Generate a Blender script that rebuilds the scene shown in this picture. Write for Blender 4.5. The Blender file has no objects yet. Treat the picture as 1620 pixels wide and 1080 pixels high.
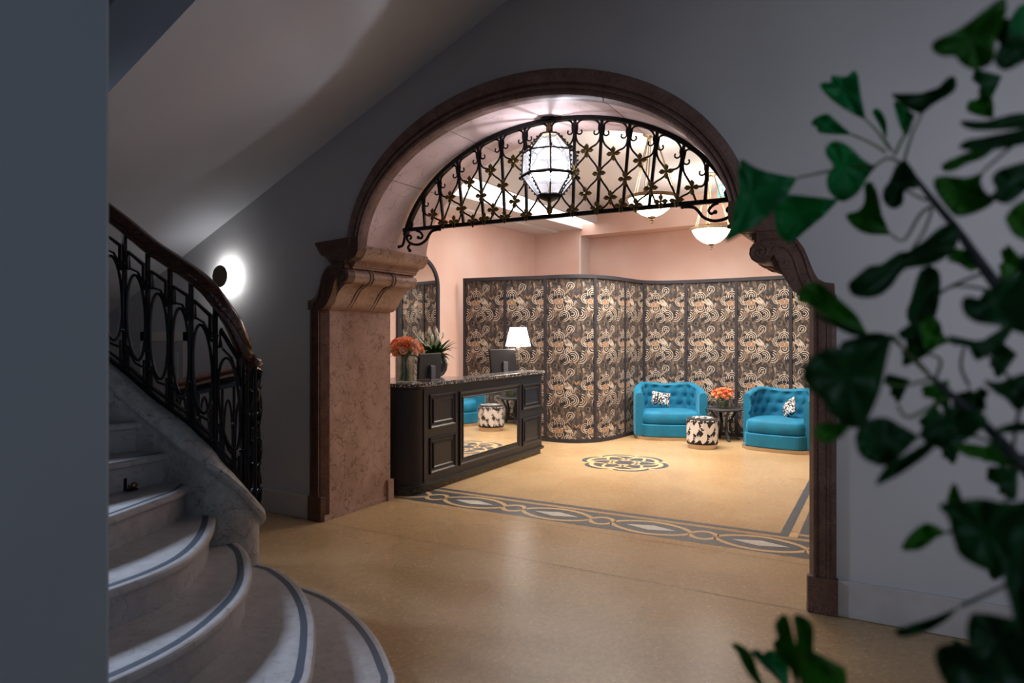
import bpy, math, random
from mathutils import Vector, Matrix
C = bpy.context.scene
random.seed(7)
PI = math.pi
# ------------------------------------------------------------------ camera, world, big lights, exposure
cam = bpy.data.cameras.new('camera'); co = bpy.data.objects.new('camera', cam); C.collection.objects.link(co)
co.location = (0, 0, 1.6); co.rotation_euler = (PI/2, 0, math.radians(29.1))
cam.sensor_width = 36; cam.lens = 23.78; cam.shift_y = -0.0074; cam.clip_start = 0.05
cam.dof.use_dof = True; cam.dof.focus_distance = 7.0; cam.dof.aperture_fstop = 3.2
C.camera = co
w = bpy.data.worlds.new('world'); C.world = w; w.use_nodes = True
w.node_tree.nodes['Background'].inputs[0].default_value = (0.55, 0.58, 0.68, 1)
w.node_tree.nodes['Background'].inputs[1].default_value = 0.034
C.view_settings.view_transform = 'Standard'; C.view_settings.look = 'None'
C.view_settings.exposure = 0.0; C.view_settings.gamma = 1.0; C.view_settings.use_curve_mapping = False
def area(name, loc, target, sx, sy, power, col, spread=None):
    l = bpy.data.lights.new(name, 'AREA'); l.shape = 'RECTANGLE'; l.size = sx; l.size_y = sy; l.energy = power; l.color = col
    if spread: l.spread = spread
    o = bpy.data.objects.new(name, l); C.collection.objects.link(o); o.location = loc
    o.rotation_euler = (Vector(target)-Vector(loc)).to_track_quat('-Z', 'Y').to_euler(); return o
def spot(name, loc, target, power, ang, col, blend=.3, size=.05):
    l = bpy.data.lights.new(name, 'SPOT'); l.energy = power; l.color = col; l.spot_size = math.radians(ang); l.spot_blend = blend; l.shadow_soft_size = size
    o = bpy.data.objects.new(name, l); C.collection.objects.link(o); o.location = loc
    o.rotation_euler = (Vector(target)-Vector(loc)).to_track_quat('-Z', 'Y').to_euler(); return o
def point(name, loc, power, col, size=.05):
    l = bpy.data.lights.new(name, 'POINT'); l.energy = power; l.color = col; l.shadow_soft_size = size
    o = bpy.data.objects.new(name, l); C.collection.objects.link(o); o.location = loc; return o
WARM = (1, .91, .82); COOL = (.62, .76, 1.0)
area('landing_window_daylight', (-7.4, 1.2, 4.1), (-2.2, 1.5, .3), .5, .9, 36, COOL, .9)
area('hall_window_daylight', (3.2, -2.2, 2.3), (.75, 4.27, 2.15), 1.2, 1.6, 11, (.82,.87,1.0), .8)
area('stair_window_daylight', (3.6, -1.2, 2.8), (-1.5, .0, 1.9), 1.2, 1.6, 5, COOL, 1.3)
area('lobby_ceiling_light', (-2.6, 8.9, 3.80), (-2.6, 8.9, 0), 2.6, 2.6, 215, WARM, 2.15)
area('trough_light', (-4.8, 9.0, 3.50), (-5.3, 9.0, 0), .5, 3.6, 75, (1, .93, .88))

# ------------------------------------------------------------------ helpers
class MB:
    def __init__(s): s.v = []; s.f = []; s.m = []
    def add(s, vs, fs, m=0):
        b = len(s.v); s.v += [tuple(p) for p in vs]
        for f in fs: s.f.append([b+i for i in f]); s.m.append(m)
    def box(s, x0, y0, z0, x1, y1, z1, m=0, M=None):
        vs = [(x0,y0,z0),(x1,y0,z0),(x1,y1,z0),(x0,y1,z0),(x0,y0,z1),(x1,y0,z1),(x1,y1,z1),(x0,y1,z1)]
        if M: vs = [M @ Vector(p) for p in vs]
        s.add(vs, [(0,3,2,1),(4,5,6,7),(0,1,5,4),(1,2,6,5),(2,3,7,6),(3,0,4,7)], m)
    def tube(s, pts, r, n=6, m=0, sec=None, up=None, closed=False, cap=True, rs=None):
        pts = [Vector(p) for p in pts]; k = len(pts)
        sec = sec or [(math.cos(2*PI*i/n), math.sin(2*PI*i/n)) for i in range(n)]
        n = len(sec); rings = []; u = None
        for i, p in enumerate(pts):
            a = pts[(i-1) % k] if (closed or i > 0) else p; b = pts[(i+1) % k] if (closed or i < k-1) else p
            t = (b-a).normalized() if (b-a).length > 1e-9 else Vector((0,0,1))
            if up is not None:
                sd = t.cross(Vector(up)); sd = sd.normalized() if sd.length > 1e-6 else Vector((1,0,0)); w_ = sd.cross(t).normalized()
            else:
                if u is None:
                    h = Vector((0,0,1)) if abs(t.z) < .9 else Vector((1,0,0)); u = t.cross(h).normalized()
                u = (u - t*u.dot(t)).normalized(); sd = u; w_ = t.cross(u)
            rr = rs[i] if rs else r
            rings.append([p + sd*(c[0]*rr) + w_*(c[1]*rr) for c in sec])
        vs = [v for R in rings for v in R]; fs = []
        for i in range(k if closed else k-1):
            j = (i+1) % k
            for q in range(n): fs.append((i*n+q, i*n+(q+1) % n, j*n+(q+1) % n, j*n+q))
        if cap and not closed: fs += [tuple(range(n))[::-1], tuple((k-1)*n+q for q in range(n))]
        s.add(vs, fs, m)
    def lathe(s, prof, c=(0,0,0), n=24, m=0, M=None):
        vs = []; fs = []
        for (r, z) in prof:
            for q in range(n): vs.append((c[0]+r*math.cos(2*PI*q/n), c[1]+r*math.sin(2*PI*q/n), c[2]+z))
        for i in range(len(prof)-1):
            for q in range(n): fs.append((i*n+q, i*n+(q+1) % n, (i+1)*n+(q+1) % n, (i+1)*n+q))
        fs.append(tuple(range(n))[::-1]); fs.append(tuple((len(prof)-1)*n+q for q in range(n)))
        if M: vs = [M @ Vector(p) for p in vs]
        s.add(vs, fs, m)
    def prism(s, poly, a, b, axis='z', m=0):
        """poly of 2D points extruded along axis from a to b"""
        def P(p, h): return {'z': (p[0], p[1], h), 'y': (p[0], h, p[1]), 'x': (h, p[0], p[1])}[axis]
        n = len(poly); vs = [P(p, a) for p in poly] + [P(p, b) for p in poly]
        s.add(vs, [tuple(range(n))[::-1], tuple(range(n, 2*n))] + [(i, (i+1) % n, n+(i+1) % n, n+i) for i in range(n)], m)
    def sphere(s, c, r, n=8, m=0, sc=(1,1,1)):
        vs = []; fs = []
        for i in range(n+1):
            a = PI*i/n
            for q in range(n*2):
                vs.append((c[0]+r*sc[0]*math.sin(a)*math.cos(PI*q/n), c[1]+r*sc[1]*math.sin(a)*math.sin(PI*q/n), c[2]+r*sc[2]*math.cos(a)))
        N = n*2
        for i in range(n):
            for q in range(N): fs.append((i*N+q, (i+1)*N+q, (i+1)*N+(q+1) % N, i*N+(q+1) % N))
        s.add(vs, fs, m)
    def build(s, name, mats, parent=None, rel=True, smooth=False, bevel=0, auto=40):
        if not isinstance(mats, (list, tuple)): mats = [mats]
        off = Vector((0,0,0))
        if rel:
            if parent is not None:
                p = parent
                while p: off += p.location; p = p.parent
            elif s.v:
                xs = [v[0] for v in s.v]; ys = [v[1] for v in s.v]
                off = Vector(((min(xs)+max(xs))/2, (min(ys)+max(ys))/2, min(v[2] for v in s.v)))
        me = bpy.data.meshes.new(name)
        me.from_pydata([tuple(Vector(v)-off) for v in s.v], [], s.f)
        for m in mats: me.materials.append(m)
        me.polygons.foreach_set('material_index', s.m)
        import bmesh
        bm = bmesh.new(); bm.from_mesh(me); bmesh.ops.remove_doubles(bm, verts=bm.verts, dist=1e-5)
        if not getattr(s, 'flat', False): bmesh.ops.recalc_face_normals(bm, faces=bm.faces)
        bm.to_mesh(me); bm.free()
        if smooth:
            me.polygons.foreach_set('use_smooth', [True]*len(me.polygons))
            try: me.set_sharp_from_angle(angle=math.radians(auto))
            except Exception: pass
        o = bpy.data.objects.new(name, me); C.collection.objects.link(o)
        if parent is not None: o.parent = parent
        else: o.location = off
        if bevel:
            b = o.modifiers.new('bevel', 'BEVEL'); b.width = bevel; b.segments = 2; b.limit_method = 'ANGLE'
        return o
def thing(name, label, cat, loc=(0,0,0), rz=0, group=None):
    o = bpy.data.objects.new(name, None); C.collection.objects.link(o); o.location = loc; o.rotation_euler = (0,0,rz)
    o.empty_display_size = .1
    return tag(o, label, cat, group)
def tag(o, label, cat, group=None):
    o['label'] = label; o['category'] = cat
    if group: o['group'] = group
    return o
def struct(o, label=None, cat=None):
    o['kind'] = 'structure'
    if label: o['label'] = label
    if cat: o['category'] = cat
    return o
def cat_rom(pts, n=6):
    out = []; k = len(pts); P = [Vector(p) for p in pts]
    for i in range(k-1):
        p0 = P[max(i-1, 0)]; p1 = P[i]; p2 = P[i+1]; p3 = P[min(i+2, k-1)]
        for j in range(n):
            t = j/n
            out.append(.5*((2*p1)+(p2-p0)*t+(2*p0-5*p1+4*p2-p3)*t*t+(3*p1-p0-3*p2+p3)*t**3))
    out.append(P[-1]); return out
def lerp(a, b, t): return a+(b-a)*t
# ------------------------------------------------------------------ materials
def mat(name, col, rough=.5, metal=0, **k):
    m = bpy.data.materials.new(name); m.use_nodes = True; b = m.node_tree.nodes['Principled BSDF']
    b.inputs['Base Color'].default_value = (*col, 1); b.inputs['Roughness'].default_value = rough; b.inputs['Metallic'].default_value = metal
    for a, v in k.items():
        n = a.replace('_', ' ')
        b.inputs[n].default_value = v
    return m
def N(m, t, **k):
    n = m.node_tree.nodes.new(t)
    for a, v in k.items(): setattr(n, a, v)
    return n
def L(m, a, b): m.node_tree.links.new(a, b)
def ramp(m, stops, interp='LINEAR'):
    r = N(m, 'ShaderNodeValToRGB'); r.color_ramp.interpolation = interp; e = r.color_ramp.elements
    while len(e) < len(stops): e.new(.5)
    for i, (p, c) in enumerate(stops): e[i].position = p; e[i].color = (*c, 1) if len(c) == 3 else c
    return r
def noisy(name, c0, c1, scale=4, rough=.6, detail=6, lo=.35, hi=.65, bump=0, bscale=None, stretch=None, **k):
    m = mat(name, c0, rough, **k); b = m.node_tree.nodes['Principled BSDF']
    tc = N(m, 'ShaderNodeTexCoord'); n = N(m, 'ShaderNodeTexNoise'); n.inputs['Scale'].default_value = scale; n.inputs['Detail'].default_value = detail
    src = tc.outputs['Object']
    if stretch:
        mp = N(m, 'ShaderNodeMapping'); mp.inputs['Scale'].default_value = stretch; L(m, src, mp.inputs[0]); src = mp.outputs[0]
    L(m, src, n.inputs['Vector']); r = ramp(m, [(lo, c0), (hi, c1)]); L(m, n.outputs[0], r.inputs[0]); L(m, r.outputs[0], b.inputs['Base Color'])
    if bump:
        bn = N(m, 'ShaderNodeTexNoise'); bn.inputs['Scale'].default_value = bscale or scale*10; L(m, src, bn.inputs['Vector'])
        bu = N(m, 'ShaderNodeBump'); bu.inputs['Strength'].default_value = bump; bu.inputs['Distance'].default_value = .01
        L(m, bn.outputs[0], bu.inputs['Height']); L(m, bu.outputs[0], b.inputs['Normal'])
    return m
def marble(name, base, base2, vein, vscale=5, vw=.05, rough=.35, nscale=3, warp=.35, dots=0, vein2=None):
    m = mat(name, base, rough); b = m.node_tree.nodes['Principled BSDF']
    tc = N(m, 'ShaderNodeTexCoord'); n = N(m, 'ShaderNodeTexNoise'); n.inputs['Scale'].default_value = nscale; n.inputs['Detail'].default_value = 8
    L(m, tc.outputs['Object'], n.inputs['Vector'])
    r = ramp(m, [(.3, base), (.7, base2)]); L(m, n.outputs[0], r.inputs[0])
    w1 = N(m, 'ShaderNodeTexNoise'); w1.inputs['Scale'].default_value = vscale*.9; w1.inputs['Detail'].default_value = 5; L(m, tc.outputs['Object'], w1.inputs['Vector'])
    vm = N(m, 'ShaderNodeMixRGB'); vm.blend_type = 'ADD'; vm.inputs[0].default_value = warp; L(m, tc.outputs['Object'], vm.inputs[1]); L(m, w1.outputs['Color'], vm.inputs[2])
    vo = N(m, 'ShaderNodeTexVoronoi'); vo.feature = 'DISTANCE_TO_EDGE'; vo.inputs['Scale'].default_value = vscale; L(m, vm.outputs[0], vo.inputs['Vector'])
    vr = ramp(m, [(0, (1,1,1)), (vw, (0,0,0))]); L(m, vo.outputs['Distance'], vr.inputs[0])
    n2 = N(m, 'ShaderNodeTexNoise'); n2.inputs['Scale'].default_value = vscale*1.3; L(m, tc.outputs['Object'], n2.inputs['Vector'])
    nr = ramp(m, [(.38, (0,0,0)), (.6, (1,1,1))]); L(m, n2.outputs[0], nr.inputs[0])
    mu = N(m, 'ShaderNodeMath', operation='MULTIPLY'); L(m, vr.outputs[0], mu.inputs[0]); L(m, nr.outputs[0], mu.inputs[1])
    mx = N(m, 'ShaderNodeMixRGB'); L(m, mu.outputs[0], mx.inputs[0]); L(m, r.outputs[0], mx.inputs[1]); mx.inputs[2].default_value = (*vein, 1)
    out = mx.outputs[0]
    if dots:
        n3 = N(m, 'ShaderNodeTexNoise'); n3.inputs['Scale'].default_value = dots; n3.inputs['Detail'].default_value = 2; L(m, tc.outputs['Object'], n3.inputs['Vector'])
        dr = ramp(m, [(.60, (0,0,0)), (.68, (.7,.7,.7))]); L(m, n3.outputs[0], dr.inputs[0])
        m3 = N(m, 'ShaderNodeMixRGB'); L(m, dr.outputs[0], m3.inputs[0]); L(m, out, m3.inputs[1]); m3.inputs[2].default_value = (*(vein2 or vein), 1); out = m3.outputs[0]
    L(m, out, b.inputs['Base Color']); return m
def emit(name, col, strength, base=(1,1,1)):
    m = mat(name, base, .5); b = m.node_tree.nodes['Principled BSDF']
    b.inputs['Emission Color'].default_value = (*col, 1); b.inputs['Emission Strength'].default_value = strength; return m
def terrazzo(name, c0, c1, chip=(.75,.62,.42), rough=.26):
    m = mat(name, c0, rough, Specular_IOR_Level=.38); b = m.node_tree.nodes['Principled BSDF']
    tc = N(m, 'ShaderNodeTexCoord'); n = N(m, 'ShaderNodeTexNoise'); n.inputs['Scale'].default_value = .8; n.inputs['Detail'].default_value = 2.5
    L(m, tc.outputs['Object'], n.inputs['Vector']); r = ramp(m, [(.35, c0), (.68, c1)]); L(m, n.outputs[0], r.inputs[0])
    vo = N(m, 'ShaderNodeTexVoronoi'); vo.inputs['Scale'].default_value = 60; L(m, tc.outputs['Object'], vo.inputs['Vector'])
    cr = ramp(m, [(0, (.86,.86,.86)), (.5, (1,1,1)), (.8, (1.1,1.08,1.04)), (.96, (1.25,1.2,1.1))]); L(m, vo.outputs['Color'], cr.inputs[0])
    mx = N(m, 'ShaderNodeMixRGB'); mx.blend_type = 'MULTIPLY'; mx.inputs[0].default_value = 1; L(m, r.outputs[0], mx.inputs[1]); L(m, cr.outputs[0], mx.inputs[2])
    v2 = N(m, 'ShaderNodeTexVoronoi'); v2.inputs['Scale'].default_value = 22; L(m, tc.outputs['Object'], v2.inputs['Vector'])
    r2 = ramp(m, [(.10, (1,1,1)), (.14, (0,0,0))]); L(m, v2.outputs['Distance'], r2.inputs[0])
    m2 = N(m, 'ShaderNodeMixRGB'); m2.inputs[2].default_value = (*chip, 1); L(m, mx.outputs[0], m2.inputs[1])
    mm = N(m, 'ShaderNodeMath', operation='MULTIPLY'); mm.inputs[1].default_value = .6; L(m, r2.outputs[0], mm.inputs[0]); L(m, mm.outputs[0], m2.inputs[0])
    L(m, m2.outputs[0], b.inputs['Base Color'])
    rn = ramp(m, [(.3, (rough*.85,)*3), (.7, (rough*1.25,)*3)]); L(m, n.outputs[0], rn.inputs[0]); L(m, rn.outputs[0], b.inputs['Roughness'])
    return m
WALL = noisy('hall wall paint', (.50,.50,.52), (.56,.56,.575), 1.2, .85, bump=.05, bscale=60)
SOFF = noisy('soffit paint', (.64,.67,.73), (.69,.72,.78), 1.0, .9)
PIER = noisy('pier paint', (.44,.50,.56), (.48,.55,.61), 1.0, .8)
BASEB = noisy('skirting paint', (.50,.47,.46), (.57,.54,.53), 6, .6)
PINK = noisy('pink plaster', (.78,.52,.43), (.82,.60,.52), 1.6, .85, bump=.05, bscale=30)
CEIL = mat('lobby ceiling', (.78,.78,.80), .9)
WHITE = mat('white paint', (.82,.76,.72), .7)
FLOOR = terrazzo('ochre terrazzo', (.42,.27,.135), (.48,.33,.18))
INL_D = noisy('slate inlay', (.045,.048,.055), (.10,.105,.115), 40, .35)
INL_W = noisy('pale inlay', (.52,.48,.42), (.62,.57,.5), 30, .3)
INL_O = terrazzo('ochre inlay', (.58,.38,.18), (.62,.43,.22), rough=.3)
SEAM = mat('floor joint', (.12,.07,.03), .6)
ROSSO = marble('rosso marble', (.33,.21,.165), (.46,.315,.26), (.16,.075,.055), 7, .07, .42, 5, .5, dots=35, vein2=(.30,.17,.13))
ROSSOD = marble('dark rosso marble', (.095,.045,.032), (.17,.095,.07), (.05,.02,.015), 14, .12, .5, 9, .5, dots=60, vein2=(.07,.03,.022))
ARCHV = marble('archivolt marble', (.155,.088,.075), (.25,.16,.14), (.09,.045,.035), 14, .08, .5, 8, .5, dots=50, vein2=(.12,.06,.05))
STEP = marble('grey step marble', (.40,.375,.365), (.50,.47,.46), (.30,.275,.265), 4, .015, .4, 14, .5, dots=30, vein2=(.33,.31,.3))
STRG = marble('stringer marble', (.34,.33,.31), (.50,.49,.46), (.16,.14,.13), 5, .02, .45, 22, .5, dots=60, vein2=(.24,.23,.21))
STRIPE = mat('slate stripe', (.07,.085,.11), .5)
IRON = mat('black iron', (.012,.012,.014), .42, .6)
GOLD = mat('aged gilding', (.20,.135,.045), .42, .75)
WOOD = noisy('mahogany', (.022,.007,.004), (.085,.022,.010), 12, .18, stretch=(1,1,6), Coat_Weight=.6)
BLKP = mat('black lacquer', (.012,.012,.017), .4)
GRAN = noisy('black granite', (.02,.02,.022), (.55,.5,.47), 70, .15, detail=3, lo=.50, hi=.66)
MIRROR = mat('mirror glass', (.80,.79,.77), .03, 1)
def clearglass(name, rough=0, col=(1,1,1), mixt=.15):
    m = bpy.data.materials.new(name); m.use_nodes = True; nt = m.node_tree; nt.nodes.remove(nt.nodes['Principled BSDF'])
    t = N(m, 'ShaderNodeBsdfTransparent'); t.inputs[0].default_value = (*col, 1); g = N(m, 'ShaderNodeBsdfGlossy'); g.inputs['Roughness'].default_value = rough
    mx = N(m, 'ShaderNodeMixShader'); mx.inputs[0].default_value = mixt
    L(m, t.outputs[0], mx.inputs[1]); L(m, g.outputs[0], mx.inputs[2]); L(m, mx.outputs[0], nt.nodes['Material Output'].inputs[0]); return m
GLASS = clearglass('vase glass', .02, (.93,.96,.95), .12)
WATER = clearglass('vase water', .02, (.80,.86,.78), .08)
SCR_MATS = [noisy('screen ground', (.030,.030,.034), (.085,.062,.048), 9, .8), mat('screen cream', (.55,.46,.37), .7), mat('screen tan', (.20,.14,.10), .75),
            mat('screen rust', (.36,.20,.11), .75), mat('screen black', (.012,.013,.017), .7), mat('screen slate', (.085,.085,.088), .75)]
FRAME = mat('screen frame', (.025,.024,.032), .6)
TEAL = noisy('teal velvet', (.0,.125,.235), (.001,.19,.34), 5, .75, lo=.3, hi=.7, bump=.1, bscale=120, Sheen_Weight=.45, Sheen_Roughness=.35, Sheen_Tint=(.25,.75,1,1))
BRASS = mat('brushed brass', (.62,.51,.40), .32, .85)
FLW = mat('fabric white', (.74,.70,.68), .85); FBK = mat('fabric black', (.018,.016,.018), .9)
CORAL = noisy('coral petals', (.95,.33,.17), (1.0,.50,.27), 25, .6, Subsurface_Weight=.15)
CORALP = noisy('pink coral petals', (1.0,.50,.34), (1.0,.72,.56), 25, .6, Subsurface_Weight=.15)
CORALD = noisy('deep coral petals', (.72,.12,.045), (.95,.30,.12), 25, .6)
LEAFD = noisy('dark leaf', (.012,.05,.012), (.03,.11,.025), 12, .35)
STEMG = mat('green stem', (.10,.20,.04), .5)
PETALW = mat('white spathe', (.85,.82,.74), .5)
POT = mat('dark ceramic', (.02,.02,.023), .25)
PLAST = mat('black plastic', (.018,.018,.02), .35); PLASG = mat('grey plastic', (.10,.10,.11), .4)
SHADE = emit('lamp shade', (1,.93,.84), 5.5)
BOWL = emit('alabaster bowl', (1,.92,.80), 7.0)
TABLE = noisy('black stained wood', (.02,.02,.022), (.05,.05,.053), 20, .45)
# ------------------------------------------------------------------ setting
XC = -2.3075            # arch axis
JL, JR = -4.21, -0.405 # jamb faces
YF, YB = 4.27, 5.12    # wall faces
AI, BI, ZI = 1.475, 1.0, 2.26     # intrados ellipse
AO, BO = 1.60, 1.19              # archivolt outer ellipse
def ell(a, b, n=40, z0=ZI, t0=0, t1=PI):
    return [(XC+a*math.cos(t0+(t1-t0)*i/n), z0+b*math.sin(t0+(t1-t0)*i/n)) for i in range(n+1)]
# floor with inlays: one mesh, thin layers
fl = MB(); fl.flat = True
fl.add([(-9,-3.5,0),(4.5,-3.5,0),(4.5,13,0),(-9,13,0)], [(0,1,2,3)], 0)
def fpoly(pts, m, lay): fl.add([(p[0], p[1], .0006*lay) for p in pts], [tuple(range(len(pts)))], m)
def ribbon(path, w_, m, lay, closed=False):
    P = [Vector((p[0], p[1])) for p in path]; k = len(P); Lp = []; Rp = []
    for i in range(k):
        a = P[(i-1) % k] if closed or i else P[i]; b = P[(i+1) % k] if closed or i < k-1 else P[i]
        t = (b-a).normalized(); n = Vector((-t.y, t.x)); Lp.append(P[i]+n*w_/2); Rp.append(P[i]-n*w_/2)
    for i in range(k if closed else k-1):
        j = (i+1) % k; fpoly([Rp[i], Rp[j], Lp[j], Lp[i]], m, lay)
def guilloche(fn, s0, s1, ph):
    """fn(s, c) maps along/across to floor; cell length .86, almond centred at ph + k*.86"""
    def rect(a0, a1, c0, c1, m, lay): fpoly([fn(a0,c0), fn(a1,c0), fn(a1,c1), fn(a0,c1)], m, lay)
    rect(s0, s1, .50, .57, 1, 1)       # inner dark line
    rect(s0, s1, .0, .435, 1, 1)       # dark ground
    def f(u):
        u = abs(((u-ph+.43) % .86)-.43)
        if u < .33: return .165*math.cos(u/.33*PI/2)**.62
        return .095*math.sin((u-.33)/.10*PI/2)**.55 if u < .43 else .095
    n = int((s1-s0)/.02)
    for sg in (1, -1):
        n = int((s1-s0)/.01); path = [(s0+(s1-s0)*i/n) for i in range(n+1)]
        ribbon([fn(u, .2175+sg*(f(u)+.010)) for u in path], .044, 2, 2)
    k = math.ceil((s0-ph)/.86)
    while ph+k*.86 < s1:
        c = ph+k*.86
        fpoly([fn(c-.215,.2175), fn(c,.2175-.072), fn(c+.215,.2175), fn(c,.2175+.072)], 3, 3); k += 1
guilloche(lambda s_, c: (s_, 5.222+c), -4.7, -.20, -.857)
guilloche(lambda s_, c: (-.19-c, s_), 5.85, 10.9, 6.45)
fpoly([(-.76,5.72),(-.69,5.72),(-.69,5.86),(-.76,5.86)], 1, 2)
fpoly([(-.69,5.72),(-.625,5.72),(-.625,5.86),(-.69,5.86)], 2, 2)
# rosette
RX, RY = -2.87, 8.03
def rp(r, t): return (RX+r*math.cos(t), RY+r*math.sin(t))
def scal(t): return .455+.095*abs(math.cos(3*t))**.7
n = 72
for i in range(n):
    t0, t1 = 2*PI*i/n, 2*PI*(i+1)/n
    fpoly([(RX,RY), rp(scal(t0), t0), rp(scal(t1), t1)], 1, 1)
ribbon([rp(.385+.07*abs(math.cos(3*2*PI*i/96))**.6, 2*PI*i/96) for i in range(96)], .055, 2, 2, True)
for k in range(3):
    A = PI/3*k+.25
    ribbon([(RX+.40*math.cos(2*PI*i/40)*math.cos(A)-.135*math.sin(2*PI*i/40)*math.sin(A), RY+.40*math.cos(2*PI*i/40)*math.sin(A)+.135*math.sin(2*PI*i/40)*math.cos(A)) for i in range(40)], .035, 2, 3, True)
for k in range(6):
    t = PI/6+k*PI/3
    fpoly([rp(.50,t-.09), rp(.545,t), rp(.50,t+.09), rp(.43,t)], 2, 3)
# joints
for a, b in (((-4.30,5.11),(-.30,5.09)), ((-9,4.24),(4.5,4.24)), ((-4.24,-3),(-4.24,4.2))):
    ribbon([a, b], .0035, 4, 4)
struct(fl.build('floor', [FLOOR, INL_D, INL_O, INL_W, SEAM], rel=False), 'ochre terrazzo floor with dark guilloche border and a round rosette', 'floor')
# front wall with arched opening (pierced slab)
def wall_with_arch():
    b = MB(); W0, W1, H = -9.0, 4.5, 6.2
    inner = [(JL-.03, 0), (JL-.03, 1.8), (XC-1.62, 2.2)] + ell(1.52, 1.08, 40)[::-1] + [(XC+1.62, 2.2), (JR+.03, 1.8), (JR+.03, 0)]
    outer = []
    for (x, z) in inner:
        if z <= 0: outer.append((W0 if x < XC else W1, 0))
        elif abs(x-XC) > 1.5: outer.append((W0 if x < XC else W1, z))
        else:
            outer.append((lerp(W0, W1, (x-XC+1.52)/3.04), H))
    for y, fl_ in ((YF, 0), (YB, 1)):
        vs = [(p[0], y, p[1]) for p in inner]+[(p[0], y, p[1]) for p in outer]; k = len(inner)
        fs = [(i, i+1, k+i+1, k+i) for i in range(k-1)]
        b.add(vs, fs, 1 if fl_ else 0)
    k = len(inner)
    b.add([(p[0], YF, p[1]) for p in inner]+[(p[0], YB, p[1]) for p in inner], [(i, i+1, k+i+1, k+i) for i in range(k-1)], 0)
    return b
wb = wall_with_arch(); wb.flat = True
struct(wb.build('wall_front', [WALL, PINK], rel=False), 'grey plaster wall pierced by the marble arch', 'wall')
b = MB(); b.box(-9, YF-.02, 0, JL-.15, YF, .20); struct(b.build('baseboard_left', BASEB, bevel=.004), 'grey skirting board left of the arch', 'skirting')
b = MB(); b.box(JR+.146, YF-.02, 0, 4.5, YF, .205)
struct(b.build('baseboard_right', BASEB, bevel=.004), 'grey skirting board right of the arch', 'skirting')
b = MB(); b.box(-1.65, -3.5, 0, -1.45, .845, 6.2); struct(b.build('wall_left', PIER, bevel=.01), 'blue-grey wall pier in the left foreground', 'wall')
b = MB(); b.box(-9.1, -3.5, 0, -9, 13, 6.2); struct(b.build('wall_far_left', WALL), 'grey wall beyond the stairs', 'wall')
b = MB(); b.box(4.5, -3.5, 0, 4.6, 13, 6.2); struct(b.build('wall_right', WALL), 'grey hall wall on the right', 'wall')
# upper flight with sloping soffit
SY0 = 2.53
def sofz(x): return 2.37+.447*(x+6.1)
b = MB(); x0, x1 = -9.0, 1.0
prof = [(x0, sofz(x0)), (x1, sofz(x1)), (x1, sofz(x1)+.55), (x0, sofz(x0)+.55)]
b.prism(prof, SY0, YF-.001, 'y', 0)
struct(b.build('ceiling_stair_soffit', SOFF), 'smooth grey soffit of the upper stair flight', 'ceiling')
b = MB(); b.box(-9, -3.5, 6.2, 4.5, 5.12, 6.3); struct(b.build('ceiling_hall', SOFF), 'hall ceiling', 'ceiling')
# low door behind the stairs
d = thing('door_1', 'low white panelled door behind the staircase', 'door', (-6.3, 4.26, 0)); d['kind'] = 'structure'
b = MB(); b.box(-6.75, 4.235, 0, -6.66, 4.27, 1.62); b.box(-6.06, 4.235, 0, -5.97, 4.27, 1.62); b.box(-6.75, 4.235, 1.53, -5.97, 4.27, 1.62); b.build('door_frame', WHITE, d)
b = MB(); b.box(-6.66, 4.245, 0, -6.06, 4.27, 1.53); b.box(-6.58, 4.238, .15, -6.14, 4.246, .75); b.box(-6.58, 4.238, .85, -6.14, 4.246, 1.42); b.build('door_panel', WALL, d, bevel=.004)
# ------------------------------------------------------------------ lobby shell
def lwx(y): return -5.97+.0945*(y-8.9)
b = MB(); b.prism([(lwx(YB), YB), (lwx(11.21), 11.21), (lwx(11.21)-.2, 11.21), (lwx(YB)-.2, YB)], 0, 4.0); struct(b.build('wall_lobby_left', PINK), 'pink plaster wall behind the reception desk', 'wall')
b = MB(); b.prism([(-5.93,11.21),(-4.85,11.21),(-4.85,11.66),(-5.93,11.66)], 0, 4.0); struct(b.build('wall_lobby_back', PINK), 'pink plaster back wall corner', 'wall')
b = MB(); b.prism([(-4.85,11.64),(2.0,10.95),(2.0,11.15),(-4.85,11.84)], 0, 3.36); struct(b.build('wall_lobby_recess', PINK), 'pink recessed wall behind the folding screen', 'wall')
b = MB(); b.prism([(-4.85,11.20),(2.0,10.50),(2.0,11.15),(-4.85,11.84)], 3.36, 4.0); struct(b.build('wall_lobby_bulkhead', PINK), 'pink bulkhead above the recess', 'wall')
b = MB(); b.box(-4.855,11.205,0,-4.825,11.64,3.36); struct(b.build('trim_1', WHITE), 'white jamb strip of the recess', 'trim')
b = MB(); b.box(1.9,YB,0,2.0,11.2,4.0); struct(b.build('wall_lobby_right', PINK), 'pink wall at the right of the lobby', 'wall')
b = MB(); b.box(-4.5,YB,3.85,2.0,11.9,3.95); struct(b.build('ceiling', CEIL), 'pale lobby ceiling', 'ceiling')
def strip(o0, o1, z0, z1, name, m, lab):
    q = MB(); q.prism([(lwx(YB)+o0, YB), (lwx(YB)+o1, YB), (lwx(11.21)+o1, 11.21), (lwx(11.21)+o0, 11.21)], z0, z1); return struct(q.build(name, m), lab, 'ceiling')
strip(-.1, .50, 3.44, 3.6, 'ceiling_soffit_low', CEIL, 'lowered ceiling band along the pink wall')
strip(.50, .97, 3.475, 3.6, 'ceiling_soffit_step', CEIL, 'stepped ceiling band beside the light trough')
LED = emit('trough diffuser', (1,.95,.93), 2.6)
b = MB(); b.prism([(lwx(YB)+.97,YB),(-4.55,YB),(-4.55,11.21),(lwx(11.21)+.97,11.21)], 3.56, 3.60)
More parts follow.
